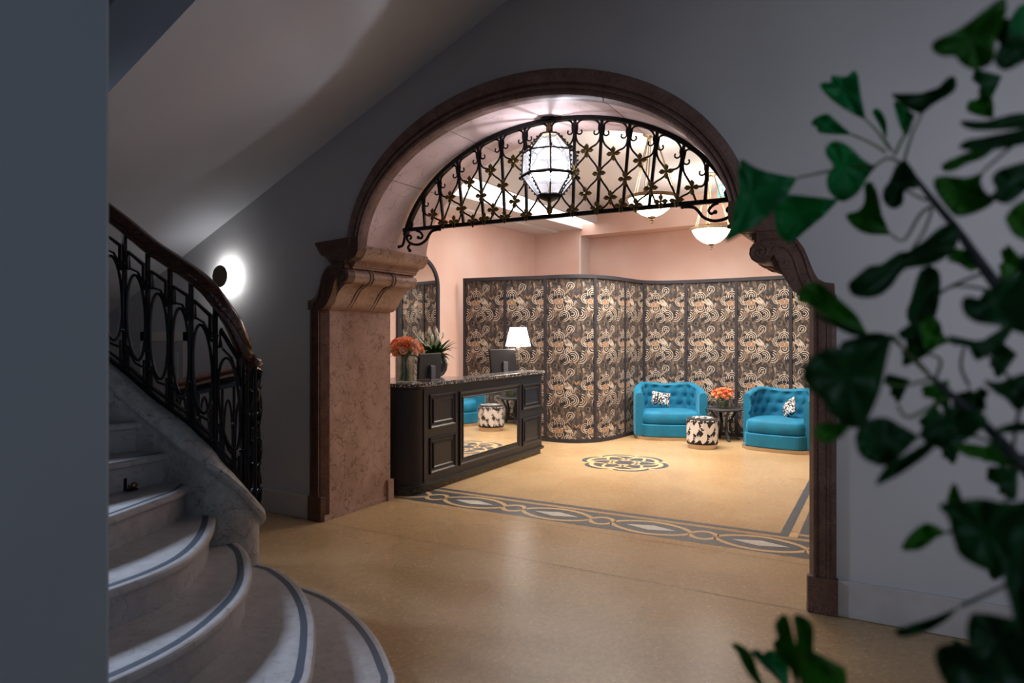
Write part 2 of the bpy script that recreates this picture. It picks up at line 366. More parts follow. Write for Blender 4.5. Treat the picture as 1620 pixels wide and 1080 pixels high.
struct(b.build('ceiling_light_trough', LED), 'glowing white light trough in the lobby ceiling', 'ceiling')
b = MB(); b.box(-4.55,YB,3.55,-4.5,11.21,3.9); struct(b.build('trim_2', CEIL), 'fascia of the light trough', 'trim')
# ------------------------------------------------------------------ stone archway
arch = thing('stone_archway', 'veined red marble archway with scroll corbels framing the lobby', 'archway', (XC, 4.6, 0))
def mir(poly, side): return poly if side < 0 else [(2*XC-p[0], p[1]) for p in poly][::-1]
for side in (-1, 1):
    b = MB()
    plan = [(JL-.146,4.30),(JL-.146,4.245),(JL-.125,4.235),(JL-.055,4.235),(JL-.045,4.25),(JL-.03,4.25),(JL,4.32),(JL,4.36),(JL-.1,4.36)]
    b.prism(mir(plan, side), 0, 1.82, 'z', 1)
    lin = [(JL-.08,4.33),(JL+.002,4.33),(JL+.002,5.14),(JL-.08,5.14)]
    b.prism(mir(lin, side), 0, 1.82, 'z', 0)
    for o_ in (.030, .098):
        xa = JL-o_; xb_ = xa-.012
        if side > 0: xa, xb_ = 2*XC-xa, 2*XC-xb_
        b.box(min(xa,xb_), 4.226, .21, max(xa,xb_), 4.24, 1.80, 1)
    b.build('jamb', [ROSSO, ROSSOD], arch)
    b = MB(); pl = [(JL-.155,4.28),(JL-.155,4.225),(JL+.0,4.225),(JL+.012,4.27),(JL-.08,4.3)]
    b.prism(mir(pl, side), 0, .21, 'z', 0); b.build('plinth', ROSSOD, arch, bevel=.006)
    b = MB(); b.prism(mir([(JL-.08,4.26),(JL+.012,4.26),(JL+.012,5.16),(JL-.08,5.16)], side), 0, .045, 'z', 0)
    b.prism(mir([(JL-.08,5.08),(JL+.03,5.08),(JL+.03,5.16),(JL-.08,5.16)], side), 0, .20, 'z', 0); b.build('reveal_plinth', ROSSO, arch)
    # corbel body: inner profile extruded through the wall, outer scroll only on the face
    vc = (-3.955, 2.085); vr = .062
    inner = [(-3.90,2.40),(-3.765,2.32),(-3.768,2.28),(-3.785,2.245),(-3.82,2.215),(-3.86,2.203),(-3.875,2.203),(-3.875,2.186),(-3.89,2.184),(-3.89,2.168),(-3.905,2.166),(-3.905,2.150),(-3.93,2.148)]
    inner += [(vc[0]+vr*math.cos(a), vc[1]+vr*math.sin(a)) for a in [math.radians(x) for x in (75,55,35,15,-5,-25,-45,-65,-85,-105)]]
    inner += [(-4.00,2.012),(-4.035,1.985),(-4.07,1.945),(-4.10,1.90),(-4.125,1.86),(-4.155,1.828),(-4.19,1.808),(-4.26,1.808),(-4.26,2.40)]
    b = MB(); b.prism(mir(inner, side), 4.285, 5.15, 'y', 0)
    cur = [(vc[0]+(vr+.004)*math.cos(a), vc[1]+(vr+.004)*math.sin(a)) for a in [math.radians(x) for x in (80,50,20,-10,-40,-70,-100)]]+[(-4.035,1.985),(-4.10,1.90),(-4.155,1.828)]
    if side > 0: cur = [(2*XC-p[0], p[1]) for p in cur]
    for y in (4.50, 4.535, 4.80, 4.835): b.tube([(p[0], y, p[1]) for p in cur], .010, 6)
    b.build('corbel', ROSSO, arch, smooth=True, auto=35)
    face = [(-4.350,1.807),(-4.346,1.885),(-4.300,1.893),(-4.262,1.915),(-4.24,1.955),(-4.222,2.0),(-4.205,2.05),(-4.185,2.10),(-4.155,2.145),(-4.12,2.168),(-4.083,2.177),(-4.085,2.20),(-4.10,2.21)]
    face += [(-3.93,2.21),(-3.93,2.148)]+[(vc[0]+.068*math.cos(a), vc[1]+.068*math.sin(a)) for a in [math.radians(x) for x in (80,50,20,-10,-40,-70,-100,-130)]]
    face += [(-4.025,2.065),(-4.05,2.02),(-4.07,1.96),(-4.10,1.90),(-4.125,1.86),(-4.155,1.828),(-4.19,1.807)]
    b = MB(); b.prism(mir(face, side), 4.215, 4.30, 'y', 0)
    sp = []
    for i in range(40):
        a = math.radians(-140)+i*.30; r = .066*(1-i/42); sp.append((vc[0]-.0+r*math.cos(a), 4.213, vc[1]+r*math.sin(a)))
    s1 = [(-4.29,1.81),(-4.285,1.87),(-4.24,1.90),(-4.215,1.96),(-4.195,2.03),(-4.17,2.09),(-4.135,2.14),(-4.08,2.155),(-4.00,2.155),(-3.955,2.152)]
    s2 = [(-4.24,1.81),(-4.235,1.85),(-4.19,1.88),(-4.165,1.94),(-4.145,2.01),(-4.125,2.06),(-4.09,2.10),(-4.05,2.11),(-4.02,2.10)]
    fx = lambda x: x if side < 0 else 2*XC-x
    for ln, r in ((s1,.009),(s2,.008)): b.tube([(fx(p[0]), 4.213, p[1]) for p in cat_rom(ln, 4)], r, 6)
    b.tube([(fx(p[0]), p[1], p[2]) for p in sp], .008, 6)
    b.sphere((fx(vc[0]), 4.213, vc[1]), .014, 5)
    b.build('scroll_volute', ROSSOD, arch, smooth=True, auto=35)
    # cornice return over the scroll
    corn = [(-4.245,2.372),(-4.245,2.345),(-4.228,2.338),(-4.218,2.315),(-4.20,2.285),(-4.175,2.262),(-4.145,2.248),(-4.12,2.238),(-4.125,2.225),(-4.10,2.222),(-4.10,2.205),(-3.86,2.205),(-3.80,2.23),(-3.77,2.28),(-3.77,2.40)]
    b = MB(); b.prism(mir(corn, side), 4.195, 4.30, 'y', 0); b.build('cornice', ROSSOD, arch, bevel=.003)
# archivolt
prof = [(0,4.29),(0,4.215),(.07,4.198),(.36,4.192),(.50,4.20),(.56,4.222),(.60,4.222),(.64,4.203),(.73,4.203),(.77,4.222),(.82,4.222),(.86,4.212),(.94,4.222),(1.01,4.245),(1.02,4.26),(1.02,4.31)]
nA = 72
def ringpt(s_, t): return (XC+lerp(AO, AI, s_)*math.cos(t), ZI+lerp(BO, BI, s_)*math.sin(t))
b = MB(); vs = []; fs = []
T0 = .06
for i in range(nA+1):
    t = lerp(T0, PI-T0, i/nA)
    for (s_, y) in prof: x, z = ringpt(s_, t); vs.append((x, y, z))
k = len(prof)
for i in range(nA):
    for j in range(k-1): fs.append((i*k+j, i*k+j+1, (i+1)*k+j+1, (i+1)*k+j))
b.add(vs, fs, 0)
for t in (.62, 1.12, 1.58, 2.02, 2.52):
    b.tube([(ringpt(s_, t)[0], y-.0005, ringpt(s_, t)[1]) for (s_, y) in prof[1:]], .0025, 4, 1)
b.build('archivolt', [ARCHV, SEAM], arch, smooth=True, auto=25)
b = MB(); vs = []; fs = []
pr2 = [(1.0,4.30),(1.0,5.12),(1.01,5.145),(.80,5.16),(.1,5.16),(.1,5.10)]
pr2 = [(.6,4.29),(1.0,4.29),(1.0,5.12),(.97,5.145),(.2,5.145),(.2,5.10)]
for i in range(nA+1):
    t = lerp(.0, PI, i/nA)
    for (s_, y) in pr2: x, z = ringpt(s_, t); vs.append((x, y, z))
k = len(pr2)
for i in range(nA):
    for j in range(k-1): fs.append((i*k+j, i*k+j+1, (i+1)*k+j+1, (i+1)*k+j))
b.add(vs, fs, 0)
for t in (.62, 1.12, 2.02, 2.52): b.tube([(ringpt(1.002, t)[0], y, ringpt(1.002, t)[1]) for y in (4.29, 5.12)], .0025, 4, 1)
b.build('arch_soffit', [marble('pale rosso marble', (.50,.36,.34), (.66,.51,.49), (.34,.20,.18), 4, .02, .4, 3, .5), SEAM], arch, smooth=True, auto=25)
# ------------------------------------------------------------------ lunette grille
GY = 4.70; GA, GB = 1.42, .985; GX = -2.285; GZ = 2.505
def gtop(dx): return 2.26+GB*math.sqrt(max(0, 1-(dx/GA)**2))
grille = thing('wrought_iron_grille', 'black wrought-iron lunette grille with gilded rosettes in the arch', 'grille', (GX, GY, GZ))
dxe = GA*math.sqrt(1-((GZ-2.26)/GB)**2)
b = MB(); te = math.asin((GZ-2.26)/GB)
b.tube([(GX+GA*math.cos(t), GY, 2.26+GB*math.sin(t)) for t in [lerp(te-.05, PI-te+.05, i/60) for i in range(61)]], .017, sec=[(-1,-1.3),(1,-1.3),(1,1.3),(-1,1.3)], up=(0,1,0)); b.build('arched_frame', IRON, grille)
b = MB(); b.box(GX-dxe-.04, GY-.014, GZ-.015, GX+dxe+.04, GY+.016, GZ+.015); b.build('bottom_bar', IRON, grille)
kx = [0,.215,.433,.650,.852,1.043,1.205]
def barx(k, v=None, z=None):
    s_ = 1 if k >= 0 else -1; a = abs(k); i = min(int(a), 6); fr = a-i
    if a <= 6: tx = kx[i] if fr == 0 else lerp(kx[i], kx[i+1], fr)
    else: tx = 1.205+(a-6)*.15
    bx = .1975*a
    return s_*bx, s_*tx
def bp(k, v):
    """point on (possibly fractional) bar k at distance v below the arch"""
    bx, tx = barx(k); zt = gtop(tx); z = zt-v; f_ = (z-GZ)/max(zt-GZ, 1e-3)
    return Vector((GX+lerp(bx, tx, f_), GY, z))
for k in range(-6, 7):
    if k == 0: continue
    b = MB(); b.tube([bp(k, 0), bp(k, gtop(barx(k)[1])-GZ)], .0095, sec=[(-1,-1),(1,-1),(1,1),(-1,1)], up=(0,1,0))
    p = bp(k, .10); b.box(p.x-.012, GY-.012, p.z-.035, p.x+.012, GY+.012, p.z+.02); b.build('bar', IRON, grille)
def curl(b, p, q, r, sgn, r0=.0055):
    pass
def scrollpts(cx, cz, r, a0, turns, sg, n=14, shrink=.75):
    return [Vector((cx+r*(1-shrink*i/n)*math.cos(a0+sg*turns*2*PI*i/n), GY, cz+r*(1-shrink*i/n)*math.sin(a0+sg*turns*2*PI*i/n))) for i in range(n+1)]
VR = [.25, .41, .57, .73]
fl_pts = []
def node(i2, lev):  # i2 = half bars
    return bp(i2/2, VR[lev])
for c in range(-7, 7):       # cells between bar c and c+1
    if c in (-7, 6): continue
    b = MB()
    L_, R_ = c, c+1; mid = c+.5; H_ = gtop(barx(mid)[1])-GZ
    wv = .5*abs(barx(R_)[1]-barx(L_)[1])
    # omega scroll under the frame
    for s_ in (-1, 1):
        e = L_ if s_ < 0 else R_
        pe = bp(e, .105); pm = bp(mid, .012); pq = bp(mid+s_*.28, .02); pr_ = bp(mid+s_*.44, .06)
        cc = pe+Vector((-s_*.035, 0, -.0)); 
        main = cat_rom([pm, pq, pr_, bp(mid+s_*.455, .14), bp(mid+s_*.36, .19), bp(mid+s_*.13, .225), bp(mid, min(.25, H_-.02))], 5)
        b.tube(main, .0078, 5)
        cs = bp(mid+s_*.30, .105)
        b.tube([bp(mid+s_*.40, .05)]+scrollpts(cs.x, cs.z, .027, PI/2+s_*-.9 if s_ > 0 else PI/2+.9, .75, -1 if s_ > 0 else 1, 10, .5), .0065, 5)
    b.build('scrollwork', IRON, grille)
def wave(k0, l0, k1, l1):
    if (k0 == 0 or k1 == 0) and not (l1 == 3): return
    a = bp(k0, VR[l0]); d_ = bp(k1, VR[l1]); 
    if a.z < GZ+.01 and d_.z < GZ+.01: return
    pts = [a]
    for t in (.2,.4,.6,.8):
        sx = t+.10*math.sin(2*PI*t); 
        p = bp(lerp(k0, k1, t-.09*math.sin(2*PI*t)), lerp(VR[l0], VR[l1], t+.0)); pts.append(p)
    pts.append(d_); pts = [p for p in cat_rom(pts, 4) if p.z > GZ]
    if len(pts) > 1: wv_b.tube(pts, .0075, 5)
wv_b = MB()
for k in range(-6, 6):
    m_ = k+.5
    for e in (k, k+1):
        wave(m_, 0, e, 1); wave(e, 1, m_, 2); wave(m_, 2, e, 3)
wv_b.build('lattice', IRON, grille)
def rosette(p):
    b = MB()
    for a in (0, PI/2, PI, 3*PI/2):
        ax = Vector((math.cos(a), 0, math.sin(a))); pe = Vector((-math.sin(a), 0, math.cos(a)))
        for yy in (-1,):
            P = Vector(p)+Vector((0, -.012, 0))
            q = [P, P+ax*.02+pe*.015+Vector((0,-.004,0)), P+ax*.036+pe*.017+Vector((0,-.006,0)), P+ax*.055, P+ax*.036-pe*.017+Vector((0,-.006,0)), P+ax*.02-pe*.015+Vector((0,-.004,0))]
            q2 = [v+Vector((0,.008,0)) for v in q]; mI = P+ax*.028+Vector((0,-.001,0))
            b.add(q+q2+[mI], [(12,i,(i+1) % 6) for i in range(6)]+[tuple(range(11,5,-1))]+[(i,6+i,6+(i+1) % 6,(i+1) % 6) for i in range(6)], 0)
    b.sphere((p[0], p[1]-.018, p[2]), .009, 4)
    b.build('gilded_rosette', GOLD, grille)
for k in range(-6, 6):
    for kk, lv in ((k+.5, 0), (k+1, 1), (k+.5, 2), (k+1, 3)):
        if kk in (6, 0) or (abs(kk) == .5 and lv in (0, 2)): continue
        p = bp(kk, VR[lv])
        if p.z > GZ+.02: rosette(p)
        elif p.z > GZ-.10: rosette((p.x, p.y, GZ+.03))
for s_ in (-1, 1):
    b = MB(); ex = GX+s_*dxe
    def Q(u, v): return (ex+s_*u, GY, GZ+v)
    b.tube(cat_rom([Q(-.34,-.02),Q(-.27,-.03),(Q(-.235,-.06)),Q(-.20,-.105),Q(-.13,-.135),Q(-.05,-.125),Q(-.005,-.09),Q(.0,-.055)], 5), .012, 6)
    b.tube(cat_rom([Q(-.03,.01),Q(.02,-.04),Q(.035,-.10),Q(.055,-.135),Q(.085,-.14)], 5), .012, 6)
    b.tube(cat_rom([Q(-.10,-.015),Q(-.14,-.03),Q(-.165,-.06),Q(-.15,-.085),Q(-.125,-.075)], 5), .010, 6)
    b.tube(cat_rom([Q(.0,-.055),Q(-.03,-.05),Q(-.045,-.07),Q(-.03,-.085)], 4), .010, 6)
    b.tube(cat_rom([Q(-.03,-.13),Q(-.01,-.155),Q(-.03,-.18)], 4), .011, 6)
    b.tube(cat_rom([Q(-.04,.01),Q(-.055,.05),Q(-.03,.09),Q(-.05,.13)], 4), .012, 6)
    for q in ((.088,-.142),(-.03,-.182),(-.345,-.02),(-.122,-.075),(-.05,.135)): b.sphere(Q(*q), .016, 4)
    b.build('end_bracket', IRON, grille)
# ------------------------------------------------------------------ lantern
lx, ly = GX, GY
lan = thing('hanging_lantern', 'faceted glass and iron lantern hanging at the centre of the arch', 'lantern', (lx, ly, 2.52))
NF = 8
def oc(r, z, k): a = 2*PI*(k+.5)/NF+.1; return (lx+r*math.cos(a), ly+r*math.sin(a), z)
tiers = [(.075,3.135),(.205,2.99),(.213,2.815),(.093,2.665)]
LG = clearglass('lantern glass', .25, (.90,.93,1), .22)
_tr = N(LG, 'ShaderNodeBsdfTranslucent'); _tr.inputs[0].default_value = (.9,.94,1,1); _mx = N(LG, 'ShaderNodeMixShader'); _mx.inputs[0].default_value = .035
_o = LG.node_tree.nodes['Material Output']; L(LG, _o.inputs[0].links[0].from_socket, _mx.inputs[1]); L(LG, _tr.outputs[0], _mx.inputs[2]); L(LG, _mx.outputs[0], _o.inputs[0])
b = MB(); b.flat = True
for i in range(3):
    for k in range(NF):
        (r0, z0), (r1, z1) = tiers[i], tiers[i+1]
        b.add([oc(r0-.006,z0,k), oc(r0-.006,z0,k+1), oc(r1-.006,z1,k+1), oc(r1-.006,z1,k)], [(0,1,2,3)])
b.build('glass_panes', LG, lan)
b = MB()
for i, (r, z) in enumerate(tiers):
    b.tube([oc(r,z,k) for k in range(NF)], (.007,.007,.012,.010)[i], 5, closed=True)
for k in range(NF):
    b.tube([oc(*tiers[1],k), oc(*tiers[2],k)], .006, 5); b.tube([oc(*tiers[2],k), oc(*tiers[3],k)], .006, 5); b.tube([oc(*tiers[0],k), oc(*tiers[1],k)], .006, 5)
    for (i0, i1, nn) in ((0,1,6),(2,3,6),(1,2,5)):
        for j in range(nn):
            t = (j+.5)/nn; r = lerp(tiers[i0][0], tiers[i1][0], t)+.011; z = lerp(tiers[i0][1], tiers[i1][1], t); p = oc(r, z, k)
            b.sphere(p, .0085, 3, 0, (1,1,1.1))
    p = oc(.222, 3.0, k); b.sphere(p, .013, 4); p = oc(.225, 2.80, k); b.sphere(p, .014, 4)
b.lathe([(.01,2.665),(.095,2.668),(.085,2.65),(.055,2.635),(.02,2.62)], (lx,ly,0), 16)
b.build('iron_frame', IRON, lan, smooth=True)
b = MB(); b.lathe([(.004,2.645),(.02,2.625),(.012,2.60),(.020,2.575),(.024,2.555),(.018,2.53),(.004,2.52)], (lx,ly,0), 12); b.build('finial', GOLD, lan, smooth=True)
b = MB(); b.lathe([(.012,3.24),(.018,3.21),(.022,3.18),(.012,3.16),(.05,3.135),(.075,3.13)], (lx,ly,0), 12)
for k in range(0, NF, 2): b.tube([(lx,ly,3.17), oc(.06,3.13,k), oc(.13,3.07,k), oc(.20,2.99,k)], .008, 5)
b.build('crown', GOLD, lan, smooth=True)
b = MB(); b.lathe([(.07,3.262),(.07,3.25),(.015,3.235),(.004,3.235)], (lx,ly,0), 16); b.build('ceiling_rose', IRON, lan, smooth=True)
b = MB(); b.lathe([(.004,2.70),(.014,2.705),(.014,2.76),(.004,2.76)], (lx,ly,0), 8); bh = b.build('bulb_holder', GOLD, lan)
b = MB(); b.sphere((lx,ly,2.82), .032, 8, 0, (1,1,1.3)); b.build('bulb', emit('lantern bulb', (.95,.97,1), 40), bh, smooth=True)
point('lantern_light', (lx, ly, 2.90), 26, (.97,.95,1.0), .025)
# ------------------------------------------------------------------ staircase
R_ = .16
E = {1: [(-3.25,2.74),(-3.05,2.79),(-2.876,2.797),(-2.642,2.758),(-2.352,2.636),(-2.103,2.488),(-1.894,2.324),(-1.775,2.207),(-1.66,1.95),(-1.61,1.6),(-1.63,1.25),(-1.68,.9),(-1.75,.5)],
 2: [(-3.10,2.63),(-3.03,2.622),(-2.919,2.612),(-2.669,2.513),(-2.426,2.364),(-2.243,2.219),(-2.101,2.082),(-1.965,1.938),(-1.859,1.805),(-1.79,1.6),(-1.77,1.3),(-1.80,.9),(-1.85,.5)],
 3: [(-3.10,2.47),(-3.047,2.46),(-2.923,2.407),(-2.765,2.303),(-2.579,2.155),(-2.442,2.011),(-2.346,1.869),(-2.254,1.69),(-2.205,1.543),(-2.183,1.387),(-2.185,1.2),(-2.2,.9),(-2.25,.5)],
 4: [(-3.16,2.40),(-3.098,2.358),(-2.917,2.206),(-2.755,2.04),(-2.635,1.873),(-2.572,1.709),(-2.55,1.55),(-2.545,1.3),(-2.55,.9),(-2.58,.5)],
 5: [(-3.29,2.36),(-3.233,2.299),(-3.146,2.183),(-3.083,2.023),(-3.017,1.857),(-2.973,1.723),(-2.94,1.5),(-2.92,1.2),(-2.92,.8),(-2.93,.5)],
 6: [(-3.41,2.34),(-3.392,2.284),(-3.375,2.15),(-3.365,1.95),(-3.34,1.7),(-3.31,1.3),(-3.29,.9),(-3.28,.5)],
 7: [(-3.57,2.31),(-3.567,2.244),(-3.60,2.1),(-3.63,1.9),(-3.65,1.5),(-3.65,1.0),(-3.65,.5)],
 8: [(-3.75,2.26),(-3.77,2.15),(-3.86,1.9),(-3.93,1.5),(-3.97,1.0),(-4.0,.5)],
 9: [(-3.95,2.20),(-3.98,2.1),(-4.1,1.8),(-4.22,1.4),(-4.3,1.0),(-4.35,.5)]}
stair = thing('marble_staircase', 'curved grey marble staircase with slate-edged treads and a rolled stringer', 'staircase', (-3.0, 1.5, 0))
def off(path, d):
    P = [Vector((p[0], p[1])) for p in path]; out = []
    for i in range(len(P)):
        t = (P[min(i+1, len(P)-1)]-P[max(i-1, 0)]).normalized(); nrm = Vector((t.y, -t.x))  # right of travel
        out.append(P[i]+nrm*d)
    return out
for k, e in E.items():
    path = [Vector((p[0], p[1])) for p in cat_rom([(x, y, 0) for x, y in e], 5)]
    # travel goes from the stringer toward -Y; inside of the step is on the right
    z1 = R_*k; z0 = R_*(k-1); xb = -4.7
    def close(pp): return [(p.x, p.y) for p in pp]+[(xb, pp[-1].y), (xb, pp[0].y)]
    sgn = 1
    nose = [(0.030, z1-.042), (.012, z1-.040), (.003, z1-.032), (0.0, z1-.021), (.003, z1-.009), (.010, z1-.002), (.018, z1)]
    b = MB(); vs = []; fs = []; kk = len(nose); n = len(path)
    rows = [off(path, o_) for o_, _ in nose]
    for i in range(n):
        for j in range(kk): vs.append((rows[j][i].x, rows[j][i].y, nose[j][1]))
    for i in range(n-1):
        for j in range(kk-1): fs.append((i*kk+j, i*kk+j+1, (i+1)*kk+j+1, (i+1)*kk+j))
    b.add(vs, fs, 0)
    tp = close(rows[-1]); b.add([(p[0], p[1], z1) for p in tp], [tuple(range(len(tp)))], 0)
    a_, c_ = off(path, .036), off(path, .066)
    if k <= 5 or True:
        wS = .030 if k <= 4 else .018
        c_ = off(path, .036+wS)
        for i in range(n-1): b.add([(a_[i].x,a_[i].y,z1+.0008),(a_[i+1].x,a_[i+1].y,z1+.0008),(c_[i+1].x,c_[i+1].y,z1+.0008),(c_[i].x,c_[i].y,z1+.0008)], [(0,1,2,3)], 1)
    b.flat = True
    b.build('tread', [STEP, STRIPE], stair, smooth=True, auto=30)
    b = MB(); ri = off(path, .032); b.prism(close(ri), z0+.0005, z1-.04, 'z', 0); b.build('riser', STEP, stair)
# stringer
SP = [(-5.0,1.70,2.45),(-4.6,1.83,2.11),(-4.2,1.98,1.79),(-3.95,2.08,1.58),(-3.75,2.185,1.40),(-3.565,2.244,1.248),(-3.387,2.284,1.14),(-3.233,2.305,1.05),(-3.115,2.362,.953),(-3.062,2.455,.842),(-3.052,2.54,.735),(-3.075,2.61,.665),(-3.13,2.66,.61),(-3.22,2.685,.58)]
sp = cat_rom(SP, 6); base = [Vector((p.x, p.y)) for p in sp]
def offL(path, d): return off(path, -d)
secs = [(0,'0'),(0,-.115),(-.004,-.108),(-.004,-.100),(-.024,-.094),(-.036,-.07),(-.032,-.04),(-.008,-.012),(.028,0),(.10,0),(.115,-.01),(.115,-.03),(.105,-.04),(.105,'0')]
b = MB(); vs = []; fs = []; kk = len(secs)
rows = [offL(base, s_[0]) for s_ in secs]
for i in range(len(sp)):
    for j, (o_, dz) in enumerate(secs): vs.append((rows[j][i].x, rows[j][i].y, 0 if dz == '0' else sp[i].z+dz))
for i in range(len(sp)-1):
    for j in range(kk-1): fs.append((i*kk+j, i*kk+j+1, (i+1)*kk+j+1, (i+1)*kk+j))
e0 = (len(sp)-1)*kk; fs.append(tuple(e0+j for j in range(kk)))
b.add(vs, fs, 0)
b.build('stringer', STRG, stair, smooth=True, auto=35)
# small brass stair fitting on the fifth tread
sfit = thing('stair_fitting', 'small dark bracket with a brass knob against a riser', 'fitting', (-3.405, 2.09, .801))
b = MB(); b.box(-3.418, 2.045, .801, -3.402, 2.065, .865); b.box(-3.418,2.045,.801,-3.36,2.10,.809); b.build('bracket', IRON, sfit, bevel=.002)
b = MB(); b.sphere((-3.375, 2.085, .826), .017, 6); b.tube([(-3.40,2.07,.82),(-3.375,2.085,.82)], .007, 6); b.build('knob', mat('old brass', (.35,.2,.12), .3, .9), sfit, smooth=True)
# ------------------------------------------------------------------ stair railing
rail = thing('stair_railing', 'black wrought-iron stair railing of ovals and scrolls with mahogany handrail', 'railing', (-3.1, 2.55, .66))
cen = [Vector((p.x, p.y, q.z)) for p, q in zip(offL(base, .072), sp)]
RH = .80
up_pts = [Vector((p.x, p.y, p.z+RH+.04)) for p in cen if True]
up_pts = [p for p in up_pts if p.z > 1.44]
tail = [(-3.13,2.63,1.43),(-3.20,2.70,1.405),(-3.32,2.75,1.385),(-3.5,2.79,1.37),(-3.8,2.85,1.32),(-4.1,2.90,1.27),(-4.35,2.95,1.235)]
hp = cat_rom([tuple(up_pts[i]) for i in range(0, len(up_pts), 5)]+tail, 6)
sec = [(-.9,-.75),(-.6,-1.05),(.6,-1.05),(.9,-.75),(.7,-.35),(1.0,.05),(.85,.65),(.45,.95),(0,1.05),(-.45,.95),(-.85,.65),(-1.0,.05),(-.7,-.35)]
b = MB(); b.tube(hp, .042, sec=sec, up=(0,0,1)); b.build('handrail', WOOD, rail, smooth=True, auto=50)
# arclength along cen
def arcl(P):
    s_ = [0]
    for i in range(1, len(P)): s_.append(s_[-1]+(P[i]-P[i-1]).xy.length)
    return s_
S = arcl(cen)
def at(s_, dz=0):
    for i in range(1, len(S)):
        if S[i] >= s_:
            t = (s_-S[i-1])/max(1e-6, S[i]-S[i-1]); p = cen[i-1].lerp(cen[i], t); return Vector((p.x, p.y, p.z+dz))
    return cen[-1]+Vector((0,0,dz))
def dirat(s_): d_ = at(s_+.02)-at(s_-.02); return d_.normalized()
b = MB(); b.tube([p+Vector((0,0,.018)) for p in cen], .012, sec=[(-1,-1),(1,-1),(1,1),(-1,1)], up=(0,0,1))
b.tube([p+Vector((0,0,.058)) for p in cen], .010, sec=[(-1,-.7),(1,-.7),(1,.7),(-1,.7)], up=(0,0,1)); b.build('bottom_rail', IRON, rail)
posts = []
tot = S[-1]
sN = S[max(range(len(cen)), key=lambda i: cen[i].x)]
ss = sN+.02
while ss > .2: posts.append(ss); ss -= .150
posts = posts[::-1]
for s_ in posts:
    p = at(s_); b = MB(); b.tube([p+Vector((0,0,.0)), p+Vector((0,0,RH+.02))], .0095, sec=[(-1,-1),(1,-1),(1,1),(-1,1)], up=(1,0,0))
    bal = b.build('baluster', IRON, rail)
    for h in (.24,.62): b = MB(); b.lathe([(.010,-.012),(.017,-.006),(.017,.006),(.010,.012)], (p.x,p.y,p.z+h), 8); b.build('collar', IRON, bal)
def bay(s0, s1, mk=True):
    m_ = (s0+s1)/2; hw = (s1-s0)*.40
    def P(u, v): q = at(m_+u*(s1-s0)); return Vector((q.x, q.y, q.z+v))
    b = MB(); b.tube([P(.40*math.cos(2*PI*i/28), .37+.235*math.sin(2*PI*i/28)) for i in range(28)], .0085, 6, closed=True); b.build('oval_ring', IRON, rail, smooth=True)
    b = MB(); b.tube([P(-.33,.60),P(-.33,.70),P(.33,.70),P(.33,.60)], .009, sec=[(-1,-1),(1,-1),(1,1),(-1,1)]); b.build('angled_bracket', IRON, rail)
    for u_ in (-.33, .33): b = MB(); b.tube([P(u_,.17),P(u_,.03)], .008, 5); b.build('foot_rod', IRON, rail)
    b = MB()
    for (u0, v0, sg) in ((.36,.585,1),(-.36,.155,-1)):
        b.tube([P(u0+.16*(1-.7*i/12)*math.cos(2*PI*.9*i/12*sg+1), v0+.030*(1-.7*i/12)*math.sin(2*PI*.9*i/12*sg+1)) for i in range(13)], .0075, 5)
        b.tube([P(u0, v0), P(u0-sg*.3, v0+sg*.045), P(u0-sg*.62, v0+sg*.03)], .007, 5)
        b.build('scroll', IRON, rail); b = MB()
for i in range(len(posts)-1): bay(posts[i], posts[i+1])
# newel cluster at the foot, wrapped leafwork
b = MB()
for (x, y, r) in ((-3.085,2.60,.011),(-3.11,2.64,.012),(-3.16,2.68,.011),(-3.10,2.56,.010),(-3.20,2.66,.012)):
    b.tube([(x,y,.60),(x,y,1.42)], r, 6)
for h in (.72,.86,1.0,1.15,1.28):
    b.tube([(-3.13+.034*math.cos(t), 2.63+.04*math.sin(t), h+.02*math.sin(2*t)) for t in [2*PI*i/16 for i in range(16)]], .009, 5, closed=True)
for k in range(5): b.sphere((-3.10-.02*(k % 2), 2.60+.02*(k % 3), .70+.14*k), .020, 5, 0, (1,1,2.2))
for k in range(3): b.tube([(-3.125+.03*math.cos(t*2+k*2.1), 2.63+.035*math.sin(t*2+k*2.1), .62+.22*t) for t in [i*.25 for i in range(15)]], .008, 5)
b.build('newel', IRON, rail, smooth=True)
# return guard behind the newel
b = MB(); gp = [Vector(p) for p in cat_rom([(-3.22,2.70,0),(-3.5,2.79,0),(-3.8,2.85,0),(-4.1,2.90,0),(-4.35,2.95,0)], 8)]
def gz(p): return 1.37+(p.x+3.5)*.16
b.tube([Vector((p.x,p.y,gz(p)-.07)) for p in gp], .014, sec=[(-1,-1.6),(1,-1.6),(1,1.6),(-1,1.6)], up=(0,0,1))
b.build('guard_rail', IRON, rail); b = MB()
b.tube([Vector((p.x,p.y,.42)) for p in gp], .012, sec=[(-1,-1),(1,-1),(1,1),(-1,1)], up=(0,0,1)); b.build('guard_foot_rail', IRON, rail)
for i in range(0, len(gp), 4):
    p = gp[i]; b = MB(); b.tube([(p.x,p.y,.0),(p.x,p.y,gz(p)-.05)], .009, 6); b.lathe([(.009,-.01),(.016,0),(.009,.01)], (p.x,p.y,1.05), 8); b.build('baluster', IRON, rail)
